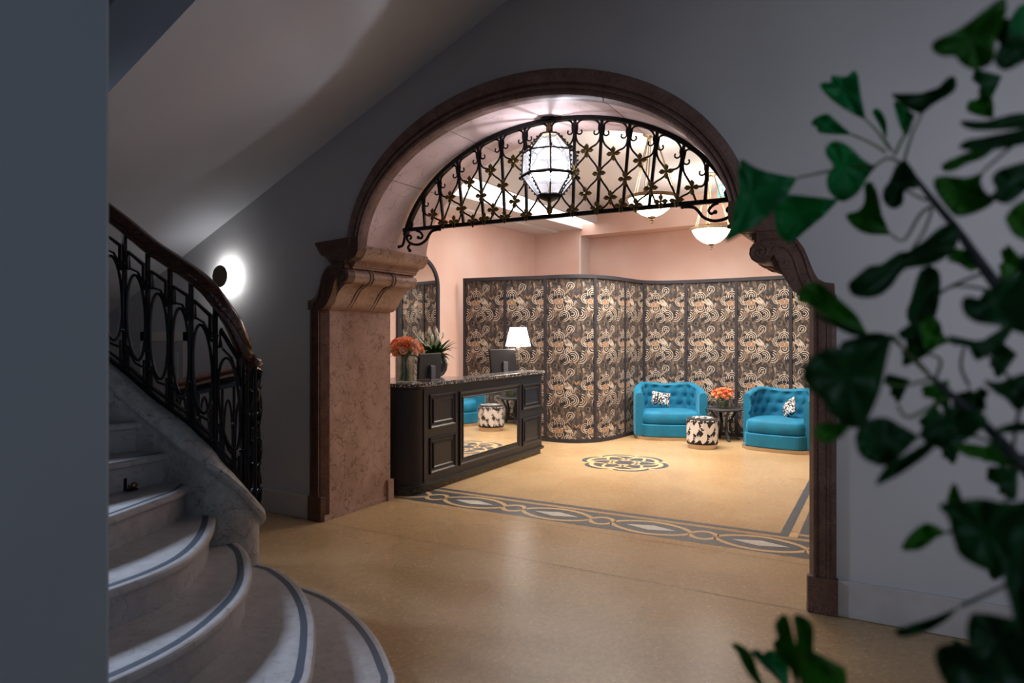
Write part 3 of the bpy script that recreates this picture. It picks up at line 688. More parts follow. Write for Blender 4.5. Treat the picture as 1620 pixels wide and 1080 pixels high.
for i in range(2, len(gp)-2, 4):
    q0, q1 = gp[i-2], gp[i+2]; b = MB()
    def P2(u, v): q = q0.lerp(q1, u+.5); return Vector((q.x, q.y, v))
    b.tube([P2(.40*math.cos(2*PI*j/24), .93+.26*math.sin(2*PI*j/24)) for j in range(24)], .008, 5, closed=True)
    for (cu, cv) in ((-.28,.70),(.28,.70),(-.28,.60),(.28,.60)):
        b.tube([P2(cu+.2*(1-.6*j/12)*math.cos(2*PI*j/12), cv+.04*(1-.6*j/12)*math.sin(2*PI*j/12)) for j in range(13)], .008, 5)
    b.build('oval_ring', IRON, rail, smooth=True)
# ------------------------------------------------------------------ wall sconce
sc = thing('disc_sconce', 'round bronze disc wall lamp with a white halo beside the stairs', 'wall lamp', (-5.41, 4.27, 2.03))
MD = Matrix.Translation((-5.415, 4.27, 2.135)) @ Matrix.Rotation(PI/2, 4, 'X')
b = MB(); b.lathe([(.004,.115),(.098,.115),(.102,.108),(.098,.100),(.004,.100)], (0,0,0), 40, 0, MD); b.build('disc', mat('bronze disc', (.16,.12,.085), .5, .3), sc, smooth=True)
b = MB(); b.lathe([(.035,.0),(.035,.10)], (0,0,0), 20, 0, MD); b.build('stem', WHITE, sc)
b = MB(); b.lathe([(.085,.085),(.085,.099),(.037,.099),(.037,.085)], (0,0,0), 40, 0, MD); b.build('led_ring', emit('sconce led', (1,.98,.96), 48), sc)
# ------------------------------------------------------------------ folding screen
SCP = [(-5.84,8.93,0),(-5.5,8.95,0),(-5.12,8.99,0),(-4.8,9.035,0),(-4.475,9.07,0),(-4.25,9.065,0),(-4.08,9.09,0),(-3.93,9.17,0),(-3.79,9.32,0),(-3.70,9.52,0),(-3.64,9.78,0),(-3.60,10.08,0),(-3.56,10.36,0),(-3.49,10.66,0),(-3.30,10.86,0),(-3.1,10.93,0),(-2.866,10.95,0),(-2.45,10.94,0),(-2.07,10.91,0),(-1.65,10.84,0),(-1.262,10.76,0),(-.8,10.68,0),(-.4,10.62,0),(.3,10.52,0)]
SC = cat_rom(SCP, 8); SCS = [0]
for i in range(1, len(SC)): SCS.append(SCS[-1]+(SC[i]-SC[i-1]).length)
def scat(s_, o_=0, z=0):
    s_ = max(0, min(s_, SCS[-1]-1e-4))
    import bisect
    i = max(1, bisect.bisect_left(SCS, s_)); t = (s_-SCS[i-1])/max(1e-9, SCS[i]-SCS[i-1])
    p = SC[i-1].lerp(SC[i], t); d0 = (SC[min(i+1, len(SC)-1)]-SC[max(i-2, 0)]).normalized(); nrm = Vector((d0.y, -d0.x, 0))
    return (p.x+nrm.x*o_, p.y+nrm.y*o_, z)
def s_of(x, y):
    return SCS[min(range(len(SC)), key=lambda i: (SC[i].x-x)**2+(SC[i].y-y)**2)]
DIV = [0]+[s_of(*p) for p in ((-5.12,8.99),(-4.475,9.07),(-3.79,9.32),(-3.60,10.08),(-3.49,10.66),(-2.866,10.95),(-2.07,10.91),(-1.262,10.76),(-.45,10.63))]+[SCS[-1]]
SH = 2.47
rnd = random.Random(3)
# pattern unit (.50 x .635 m): list of (polygon, material, layer)
UW, UH = .50, .635
UNIT = []
def u_ring(cx, cy, r0, r1, a0=0, a1=360, m=1, lay=2):
    nseg = max(4, int(abs(a1-a0)/24))
    for i in range(nseg):
        t0 = math.radians(lerp(a0, a1, i/nseg)); t1 = math.radians(lerp(a0, a1, (i+1)/nseg))
        UNIT.append(([(cx+r0*math.cos(t0),cy+r0*math.sin(t0)),(cx+r1*math.cos(t0),cy+r1*math.sin(t0)),(cx+r1*math.cos(t1),cy+r1*math.sin(t1)),(cx+r0*math.cos(t1),cy+r0*math.sin(t1))], m, lay))
def u_disc(cx, cy, r, m, lay):
    if r < .03: UNIT.append(([(cx+r*math.cos(2*PI*i/12), cy+r*math.sin(2*PI*i/12)) for i in range(12)], m, lay)); return
    n_ = max(1, round(r/.03))
    for i in range(n_): u_ring(cx, cy, r*i/n_+1e-4, r*(i+1)/n_, 0, 360, m, lay)
def u_feather(cx, cy, ang, ln, wd, m, lay, stripes=True, m2=4):
    if stripes: m, m2 = (4, 1) if m == 1 else (0, 2)
    a = math.radians(ang); ax = (math.cos(a), math.sin(a)); pe = (-ax[1], ax[0])
    def P(u, v): return (cx+ax[0]*u*ln+pe[0]*v*wd, cy+ax[1]*u*ln+pe[1]*v*wd)
    UNIT.append(([P(0,-.18),P(.35,-.42),P(.75,-.5),P(.93,-.3),P(1,0),P(.93,.3),P(.75,.5),P(.35,.42),P(0,.18)], m, lay))
    if stripes:
        for v in (-.33, -.11, .11, .33): UNIT.append(([P(.08,v*.4-.03),P(.90-abs(v)*.3,v-.06),P(.90-abs(v)*.3,v+.06),P(.08,v*.4+.03)], m2, lay+1))
def u_arcs(cx, cy, r, a0, a1, nb, m=1, lay=2):
    r *= 1.18; nb = max(2, round(r/.030)); u_ringfill = r/nb
    for i in range(nb): u_ring(cx, cy, r-(i+.40)*u_ringfill*.95, r-i*u_ringfill*.95, a0, a1, m, lay)
for i in range(115):
    x, y = rnd.random()*UW, rnd.random()*UH
    u_feather(x, y, rnd.choice((70,85,95,110,60,125)), rnd.uniform(.05,.10), rnd.uniform(.016,.03), rnd.choice((2,2,5,5,4,3,4,2,5)), 1, False)
# flower medallion
fx_, fy_ = .25, .42
for a in (60, 90, 118): u_feather(fx_+.06*math.cos(math.radians(a)), fy_+.06*math.sin(math.radians(a)), a, .115, .052, 2 if a != 90 else 1, 2)
u_feather(fx_-.03, fy_+.05, 138, .12, .045, 1, 2); u_feather(fx_+.09, fy_+.03, 48, .11, .05, 1, 2)
u_disc(fx_, fy_+.03, .075, 4, 3); u_arcs(fx_, fy_+.03, .075, -20, 200, 3, 1, 4)
u_disc(fx_, fy_, .033, 1, 5); u_disc(fx_, fy_, .028, 4, 6)
u_disc(fx_-.10, fy_-.035, .065, 4, 3); u_arcs(fx_-.10, fy_-.035, .065, 90, 330, 3, 1, 4)
u_disc(fx_-.035, fy_-.075, .042, 3, 5); u_ring(fx_-.035, fy_-.075, .036, .042, 0, 360, 1, 6)
u_disc(fx_+.03, fy_-.075, .035, 3, 5); u_ring(fx_+.03, fy_-.075, .029, .035, 0, 360, 1, 6)
u_disc(fx_+.005, fy_-.125, .062, 4, 3); u_arcs(fx_+.005, fy_-.135, .06, 150, 390, 2, 1, 4); u_disc(fx_, fy_-.12, .033, 2, 5)
u_disc(fx_+.115, fy_-.11, .085, 4, 2); u_arcs(fx_+.10, fy_-.11, .09, -80, 110, 4, 1, 3)
# fans of bars
for i, a in enumerate((128, 140, 152)): u_feather(.47-.03*i, .30+.01*i, a, .17, .022, 1, 3, False); 
for i, a in enumerate((122, 134)): u_feather(.21+.02*i, .175+.02*i, a, .13, .042, 1, 3)
# lower scrolls
for (x, y, a) in ((.02,.08,75),(.25,.05,100),(.17,.10,60),(.36,.34,80),(.10,.36,110),(.44,.38,70),(.31,.60,95),(.20,.61,80)): u_feather(x, y, a, .10, .045, 2, 2)
for (x, y, a) in ((.40,.50,58),(.16,.30,120)): u_feather(x, y, a, .10, .04, 1, 3)
u_disc(.33, .13, .07, 4, 2); u_arcs(.33, .13, .07, -100, 190, 3, 1, 3); u_disc(.33, .125, .026, 4, 4)
u_disc(.44, .17, .075, 4, 2); u_arcs(.45, .16, .078, -130, 130, 4, 1, 3)
u_disc(.38, .235, .045, 4, 2); u_arcs(.38, .235, .045, 0, 270, 2, 1, 3)
u_disc(.09, .16, .085, 4, 2); u_arcs(.07, .16, .085, -110, 80, 4, 1, 3)
for a in (-10, 12, 34, 56): u_feather(.11, .15, a, .10, .018, 2, 4, False)
u_feather(.13, .22, 62, .11, .045, 2, 4); u_feather(.46, .26, 66, .12, .045, 1, 4); u_feather(.41, .02, 62, .10, .05, 2, 3)
for (x, y) in ((.18,.03),(.30,.28)): u_disc(x, y, .032, 4, 3); u_ring(x, y, .024, .031, 0, 360, 2, 4)
for (x, y) in ((.07,.06),(.24,.24),(.02,.30)):   # chevrons
    for j in range(3):
        yy = y-.022*j
        UNIT.append(([(x-.05,yy-.02),(x,yy+.02),(x,yy+.030),(x-.05,yy-.010)], 5 if j % 2 else 2, 3)); UNIT.append(([(x,yy+.02),(x+.05,yy-.02),(x+.05,yy-.010),(x,yy+.030)], 5 if j % 2 else 2, 3))
u_disc(.42, .57, .05, 4, 2); u_arcs(.42, .57, .05, -60, 220, 3, 1, 3); u_feather(.02, .52, 80, .12, .05, 2, 3); u_feather(.12, .55, 100, .10, .04, 1, 3)
def panel_mesh(sa, sb, u0):
    b = MB(); b.flat = True; n_ = max(2, int((sb-sa)/.05))
    for i in range(n_):
        a, c = lerp(sa, sb, i/n_), lerp(sa, sb, (i+1)/n_)
        b.add([scat(a,.004,.05), scat(c,.004,.05), scat(c,.004,SH-.05), scat(a,.004,SH-.05)], [(0,1,2,3)], 0)
        b.add([scat(a,-.02,.05), scat(c,-.02,.05), scat(c,-.02,SH-.05), scat(a,-.02,SH-.05)], [(3,2,1,0)], 4)
    zt = SH-.10
    k0 = math.floor((sa-u0)/UW)-1; k1 = math.ceil((sb-u0)/UW)+1
    for k in range(k0, k1):
        for j in range(-1, 5):
            oz = zt-(j+1)*UH
            for poly, m_, lay in UNIT:
                P = [(u0+k*UW+p[0], oz+p[1]) for p in poly]
                cx = sum(p[0] for p in P)/len(P); cz = sum(p[1] for p in P)/len(P)
                if cx < sa-.01 or cx > sb+.01 or cz < .06 or cz > SH-.06: continue
                P = [(min(max(p[0], sa), sb), min(max(p[1], .045), SH-.045)) for p in P]
                b.add([scat(p[0], .004+.0009*lay, p[1]) for p in P], [tuple(range(len(P)))], m_)
    return b
screen = thing('folding_screen', 'tall curving screen of art deco patterned panels in dark frames', 'screen', (-3.6, 10.0, 0))
for i in range(len(DIV)-1):
    u0 = DIV[i] if i in (0, 2, 5, 7) else DIV[i]-.12*((i*7) % 3)
    panel_mesh(DIV[i]+.012, DIV[i+1]-.012, u0-.02).build('panel', SCR_MATS, screen)
for i, s_ in enumerate(DIV):
    b = MB(); w_ = .022
    s_ = min(max(s_, w_), SCS[-1]-w_)
    q = [scat(s_-w_,.022), scat(s_+w_,.022), scat(s_+w_,-.022), scat(s_-w_,-.022)]
    b.prism([(p[0],p[1]) for p in q], 0, SH, 'z'); b.build('frame_post', FRAME, screen)
for nm, z0, z1 in (('top_rail', SH-.05, SH+.002), ('bottom_rail', 0, .055)):
    b = MB(); vs = []; fs = []; n_ = 110
    for i in range(n_+1):
        s_ = lerp(0, SCS[-1], i/n_)
        vs += [scat(s_,.024,z0), scat(s_,.024,z1), scat(s_,-.024,z1), scat(s_,-.024,z0)]
    for i in range(n_):
        for j in range(4): fs.append((i*4+j, i*4+(j+1) % 4, (i+1)*4+(j+1) % 4, (i+1)*4+j))
    fs += [(0,1,2,3), (n_*4,n_*4+3,n_*4+2,n_*4+1)]
    b.add(vs, fs); b.build(nm, FRAME, screen)
# ------------------------------------------------------------------ arched wall mirror
ma = thing('arched_wall_mirror', 'tall arched mirror in a black frame on the pink wall', 'mirror', (lwx(8.03), 8.03, .35))
wd = Vector((.0945,1,0)).normalized(); wn = Vector((wd.y,-wd.x,0)); mo = Vector((lwx(8.03), 8.03, 0))
def mp_(u, z, o_): p = mo+wd*u+wn*o_; return (p.x, p.y, z)
def archpts(hw, zb, zs): return [(-hw, zb)]+[(-hw*math.cos(PI*i/24), zs+hw*math.sin(PI*i/24)) for i in range(25)]+[(hw, zb)]
A0 = archpts(.455, .35, 2.305); A1 = archpts(.405, .40, 2.305)
b = MB(); k = len(A1); b.add([mp_(u,z,.012) for u, z in A1], [tuple(range(k))]); b.flat = True; b.build('mirror_glass', MIRROR, ma)
b = MB(); vs = [mp_(u,z,.001) for u, z in A0]+[mp_(u,z,.032) for u, z in A0]+[mp_(u,z,.032) for u, z in A1]+[mp_(u,z,.001) for u, z in A1]; fs = []
for i in range(k):
    j = (i+1) % k
    for q in range(4): fs.append((q*k+i, q*k+j, ((q+1) % 4)*k+j, ((q+1) % 4)*k+i))
b.add(vs, fs); b.build('mirror_frame', FRAME, ma)
# ------------------------------------------------------------------ reception desk
DX = -4.07; DY0, DY1 = 5.50, 8.13
desk = thing('reception_desk', 'black panelled reception desk with an inset mirror and rounded end', 'desk', (-4.4, 6.8, 0))
def deskplan(o_=0, x_in=-4.52):
    cx, cy, r = DX-.33, DY0+.02, .33
    pts = [(DX+o_, DY1+o_), (DX+o_, DY0+.02)]
    for i in range(1, 13):
        a = PI/2*i/12; pts.append((cx+(r+o_)*math.cos(a), cy-(r+o_)*.82*math.sin(a)))
    pts += [(-4.86, cy-(r+o_)*.82), (-4.86, cy+.05-o_), (x_in, cy+.05-o_), (x_in, DY1+o_)]
    return pts
b = MB(); b.prism(deskplan(0, -4.30), .06, 1.07); b.build('body', BLKP, desk)
b = MB(); b.prism(deskplan(-.012), 0, .062); b.build('plinth', marble('portoro marble', (.02,.018,.016), (.035,.03,.025), (.45,.33,.2), 14, .03, .2, 6, .5), desk)
b = MB(); b.prism(deskplan(.016), .062, .085); b.prism(deskplan(.024), .072, .10); b.prism(deskplan(.010), .10, .115); b.build('base_moulding', BLKP, desk, bevel=.004)
cp = deskplan(.035)[:14]+[(-4.86, 5.23), (-4.86, 6.48), (-4.335, 6.48), (-4.335, DY1+.035)]
b = MB(); b.prism(cp, 1.070, 1.11); b.build('countertop', GRAN, desk, bevel=.006)
b = MB(); b.box(-4.84, 5.6, .06, -4.52, 6.44, 1.07); b.build('side_cabinet', BLKP, desk)
b = MB(); b.prism(deskplan(.012), 1.045, 1.07); b.build('cornice_moulding', BLKP, desk, bevel=.003)
b = MB(); b.box(-5.15, 6.5, .76, -4.31, 8.1, .80); b.box(-5.12, 6.55, 0, -5.08, 6.60, .76); b.box(-5.12, 8.0, 0, -5.08, 8.04, .76); b.build('inner_worktop', TABLE, desk)
def raised(y0, y1, z0, z1, deep=True):
    b = MB(); x = DX
    fr = [(0,.0),(.0,.014),(.012,.018),(.022,.010),(.030,.002)]
    def loop(d_, h): return [(x+h, y0+d_, z0+d_), (x+h, y1-d_, z0+d_), (x+h, y1-d_, z1-d_), (x+h, y0+d_, z1-d_)]
    rows = [(0,0),(0,.014),(.014,.018),(.024,.008),(.03,.001),(.052,.001),(.056,.014),(.064,.016),(.074,.006)]
    vs = []; 
    for d_, h in rows: vs += loop(d_, h)
    fs = []
    for i in range(len(rows)-1):
        for j in range(4): fs.append((i*4+j, i*4+(j+1) % 4, (i+1)*4+(j+1) % 4, (i+1)*4+j))
    k = (len(rows)-1)*4; fs.append((k,k+1,k+2,k+3)); b.add(vs, fs)
    b.build('raised_panel', BLKP, desk)
for (y0, y1) in ((5.588,6.055),(7.576,8.071)):
    raised(y0, y1, .633, .985 if y0 < 6 else .955); raised(y0, y1, .175, .545 if y0 < 6 else .522)
b = MB(); b.box(DX-.002, 5.485, .10, DX+.010, 5.525, 1.06); b.build('corner_trim', BLKP, desk, bevel=.003)
b = MB(); rows = [(0,0),(0,.016),(.012,.020),(.024,.010),(.03,.006),(.060,.006),(.066,.014),(.076,.012),(.08,.004)]
y0, y1, z0, z1 = 6.130, 7.491, .172, .975; vs = []; fs = []
for d_, h in rows: vs += [(DX+h, y0+d_, z0+d_), (DX+h, y1-d_, z0+d_), (DX+h, y1-d_, z1-d_), (DX+h, y0+d_, z1-d_)]
for i in range(len(rows)-1):
    for j in range(4): fs.append((i*4+j, i*4+(j+1) % 4, (i+1)*4+(j+1) % 4, (i+1)*4+j))
b.add(vs, fs); b.build('mirror_surround', BLKP, desk)
b = MB(); b.prism([(DX-.001,y0+.078),(DX+.0035,y0+.078),(DX+.0035+.0115,y1-.078),(DX-.001,y1-.078)], z0+.078, z1-.078); b.build('mirror_panel', MIRROR, desk)
# ------------------------------------------------------------------ things on the counter
def vase(name, label, c, r, h, group=None, wl=.6):
    t = thing(name, label, 'vase', c, 0, group)
    b = MB(); b.lathe([(r*.92,0),(r,.006),(r,h),(r-.004,h),(r-.004,.014),(.004,.014)], c, 28); gb = b.build('glass_body', GLASS, t, smooth=True)
    b = MB(); b.lathe([(.002,.016),(r-.006,.016),(r-.006,h*wl),(.002,h*wl)], c, 24); b.build('water', WATER, gb, smooth=True)
    return t
def rose_proto(c, d_, r, matp, hz):
    """bloom of curled petals around direction d_, plus its stem down to the vase"""
    zx = Vector(d_).normalized(); M = Matrix.Translation(c) @ zx.to_track_quat('Z', 'X').to_matrix().to_4x4()
    b = MB(); rg = random.Random(int(c[0]*1000+c[2]*777))
    b.sphere((0,0,-.12*r), .55*r, 5, 0, (1,1,1)); b.v = [tuple(M @ Vector(v)) for v in b.v]
    def petal(a, rad, ht, wd_, lean):
        vs = []; nu, nv = 4, 3
        for j in range(nv+1):
            for i in range(nu+1):
                u = (i/nu-.5)*wd_; v = j/nv; rr = rad*(1-.35*(1-v)**2)+lean*v*v
                vs.append(M @ Vector((rr*math.cos(a+u), rr*math.sin(a+u), -.5*r+ht*v-.12*ht*abs(u/wd_*2)**2*v)))
        fs = [(j*(nu+1)+i, j*(nu+1)+i+1, (j+1)*(nu+1)+i+1, (j+1)*(nu+1)+i) for j in range(nv) for i in range(nu)]
        b.add(vs, fs)
    o_ = rg.random()*6
    for lyr, (rad, ht, n_, lean) in enumerate(((.30,1.0,3,.0),(.50,1.02,4,.06),(.72,.95,5,.16),(.90,.80,5,.30))):
        for i in range(n_): petal(o_+lyr*.7+2*PI*i/n_, rad*r, ht*r, 2*PI/n_*1.25, lean*r)
    b.flat = True
    return b
def roses(vc_, rv, hv, R, zc, n_, name, label, group, seed):
    n_ = int(n_*1.25)
    rg = random.Random(seed); got = []
    for i in range(n_):
        # fibonacci dome
        t = (i+.5)/n_; ph = math.acos(1-t*1.28); a = i*2.39996
        dd = Vector((math.sin(ph)*math.cos(a), math.sin(ph)*math.sin(a), math.cos(ph)))
        kj = rg.uniform(.90, 1.08); c = Vector((vc_[0]+dd.x*R*kj, vc_[1]+dd.y*R*kj, vc_[2]+zc+dd.z*R*.66*kj))
        t_ = thing(name, label, 'rose', c, 0, group); rr = R*rg.uniform(.185,.225)
        m_ = rg.choice((CORAL, CORAL, CORALP, CORALD))
        rose_proto(c, dd+Vector((0,0,.25)), rr, m_, hv).build('bloom', m_, t_, smooth=True, auto=180)
        b = MB(); bx = (vc_[0]-dd.x*rv*.75, vc_[1]-dd.y*rv*.75, vc_[2]+.02); md = (vc_[0]+dd.x*rv*.5, vc_[1]+dd.y*rv*.5, vc_[2]+hv*.98)
        b.tube(cat_rom([bx, md, tuple(c-dd*rr*.4)], 3), .0035, 5); b.build('stem', STEMG, t_)
V1 = (-4.255, 5.43, 1.111)
vase('glass_vase', 'tall cylindrical glass vase of coral roses on the reception counter', V1, .098, .29)
roses(V1, .09, .29, .165, .335, 30, 'rose', 'coral rose in the bouquet on the reception counter', 'roses in the counter vase', 5)
def leafy(name, label, c, spots):
    t = thing(name, label, 'foliage', c, 0, 'rose leaves'); b = MB(); b.flat = True
    for (dx, dy, dz, ln, a) in spots:
        p = Vector((c[0]+dx, c[1]+dy, c[2]+dz)); ax = Vector((math.cos(a), math.sin(a), -.35)).normalized(); pe = ax.cross(Vector((0,0,1))).normalized()
        b.add([p, p+ax*ln*.4+pe*ln*.3, p+ax*ln, p+ax*ln*.4-pe*ln*.3, p+ax*ln*.45+Vector((0,0,.01))], [(0,1,4),(1,2,4),(2,3,4),(3,0,4)])
    b.build('leaves', LEAFD, t); return t
leafy('rose_foliage', 'dark green rose leaves over the rim of the tall counter vase', (V1[0],V1[1],V1[2]+.28), [(.09*math.cos(a), .09*math.sin(a), .0, .07, a) for a in [i*.9 for i in range(9)]]+[(.03*math.cos(a), .03*math.sin(a), .01, .08, a) for a in range(6)])
# monitors
def monitor(loc, rz, w_, h_, label, z0, tilt=.12):
    t = thing('computer_monitor', label, 'monitor', loc, rz)
    M = Matrix.Translation((0, 0, z0+h_/2)) @ Matrix.Rotation(tilt, 4, 'X')
    def bx(nm, m_, *a, bevel=.004, M_=None): b = MB(); b.box(*a, 0, M_); return b.build(nm, m_, t, rel=False, bevel=bevel)
    bx('housing', PLAST, -w_/2, -.02, -h_/2, w_/2, .012, h_/2, bevel=.008, M_=M)
    bx('screen', mat('screen glass', (.01,.01,.012), .1), -w_/2+.012, .0121, -h_/2+.014, w_/2-.012, .014, h_/2-.014, bevel=0, M_=M)
    bx('stand', PLASG, -.045, -.055, .008, .045, -.035, z0+h_*.50)
    bx('stand_arm', PLAST, -.03, -.04, z0+h_*.40, .03, -.015, z0+h_*.52)
    bx('base', PLASG, -.11, -.09, 0, .11, .09, .010)
    return t
monitor((-4.25, 5.83, 1.1105), math.radians(96), .46, .265, 'black computer monitor standing behind the tall rose vase', .02, .05)
monitor((-4.40, 7.66, .8005), math.radians(80), .52, .33, 'black computer monitor seen from behind beside the table lamp', .27, -.14)
# peace lily in a round pot
PC = Vector((-4.53, 6.30, 1.1105))
pl_ = thing('potted_peace_lily', 'peace lily with white flowers in a round dark pot on the counter', 'plant', PC)
b = MB(); b.lathe([(.07,0),(.115,.02),(.15,.075),(.16,.13),(.15,.19),(.13,.228),(.12,.228),(.135,.185),(.14,.13),(.02,.19)], PC, 32); b.build('pot', POT, pl_, smooth=True)
b = MB(); b.lathe([(.002,.195),(.132,.2)], PC, 20); b.build('soil', mat('soil', (.02,.013,.008), .95), pl_)
b = MB(); b.flat = True; rg = random.Random(11)
def blade(b, p, a, ln, wd_, up_, droop, m=0):
    pts = []; n_ = 7
    for i in range(n_+1):
        t = i/n_; hr = ln*(t*.75); z = ln*up_*t-droop*ln*t*t
        wv = wd_*math.sin(PI*min(1, .08+t*.94))**.8 if t > .25 else wd_*.12
        c = p+Vector((math.cos(a)*hr, math.sin(a)*hr, z)); pe = Vector((-math.sin(a), math.cos(a), 0))
        pts += [c-pe*wv/2+Vector((0,0,wv*.15)), c, c+pe*wv/2+Vector((0,0,wv*.15))]
    fs = []
    for i in range(n_): fs += [(i*3,i*3+1,i*3+4,i*3+3),(i*3+1,i*3+2,i*3+5,i*3+4)]
    b.add(pts, fs, m)
for i in range(80):
    a = rg.random()*2*PI; blade(b, PC+Vector((.03*math.cos(a),.03*math.sin(a),.20)), a, rg.uniform(.20,.36), rg.uniform(.035,.055), rg.uniform(.45,1.2), rg.uniform(.3,.8))
b.build('leaves', LEAFD, pl_, smooth=True, auto=180)
for i in range(11):
    a = i*2.4; r_ = .04+.10*((i*37) % 10)/10; h_ = .40+.13*((i*53) % 10)/10
    if i in (3, 7): h_ -= .1
    q = PC+Vector((r_*math.cos(a), r_*math.sin(a), h_))
    b = MB(); b.tube(cat_rom([tuple(PC+Vector((0,0,.2))), tuple(PC+Vector((r_*.5*math.cos(a), r_*.5*math.sin(a), h_*.7))), tuple(q)], 3), .003, 5)
    fb = b.build('flower_stalk', STEMG, pl_)
    b = MB(); b.flat = True; vs = []; fs = []
    for j in range(7):
        t = j/6; wv = .030*math.sin(PI*min(1,.1+t*.9))**.9
        for u in (-1, -.4, .4, 1):
            an = a+u*1.0; vs.append((q.x+wv*math.cos(an)*(.5+.5*(1-abs(u)))+.008*t*math.cos(a), q.y+wv*math.sin(an)*.9+.008*t*math.sin(a), q.z-.012+.105*t))
    for j in range(6):
        for u in range(3): fs.append((j*4+u, j*4+u+1, (j+1)*4+u+1, (j+1)*4+u))
    b.add(vs, fs); b.build('spathe', PETALW, fb, smooth=True, auto=180)
# table lamp
TL = (-4.38, 8.04, .8005)
tl = thing('table_lamp', 'lit table lamp with white tapered shade at the end of the counter', 'lamp', TL)
b = MB(); b.lathe([(.075,0),(.078,.008),(.06,.016),(.02,.022)], TL, 24); b.build('base', IRON, tl, smooth=True)
b = MB(); b.lathe([(.018,.02),(.018,.44),(.026,.445),(.028,.455),(.026,.465),(.018,.47),(.017,.60),(.024,.605),(.024,.62),(.01,.625)], TL, 16); lst = b.build('stem', noisy('tortoise glass', (.03,.028,.024), (.18,.15,.11), 20, .15), tl, smooth=True)
b = MB(); b.lathe([(.0268,.444),(.0295,.455),(.0268,.466)], TL, 16); b.build('collar', BRASS, lst, smooth=True)
b = MB(); b.flat = True; n_ = 40; vs = []
for (r, z) in ((.172,.632),(.110,.888)): vs += [(TL[0]+r*math.cos(2*PI*i/n_), TL[1]+r*math.sin(2*PI*i/n_), TL[2]+z) for i in range(n_)]
b.add(vs, [(i,(i+1) % n_, n_+(i+1) % n_, n_+i) for i in range(n_)]); b.build('lamp_shade', SHADE, tl, smooth=True)
point('table_lamp_light', (TL[0], TL[1], TL[2]+.72), 4, WARM, .04)
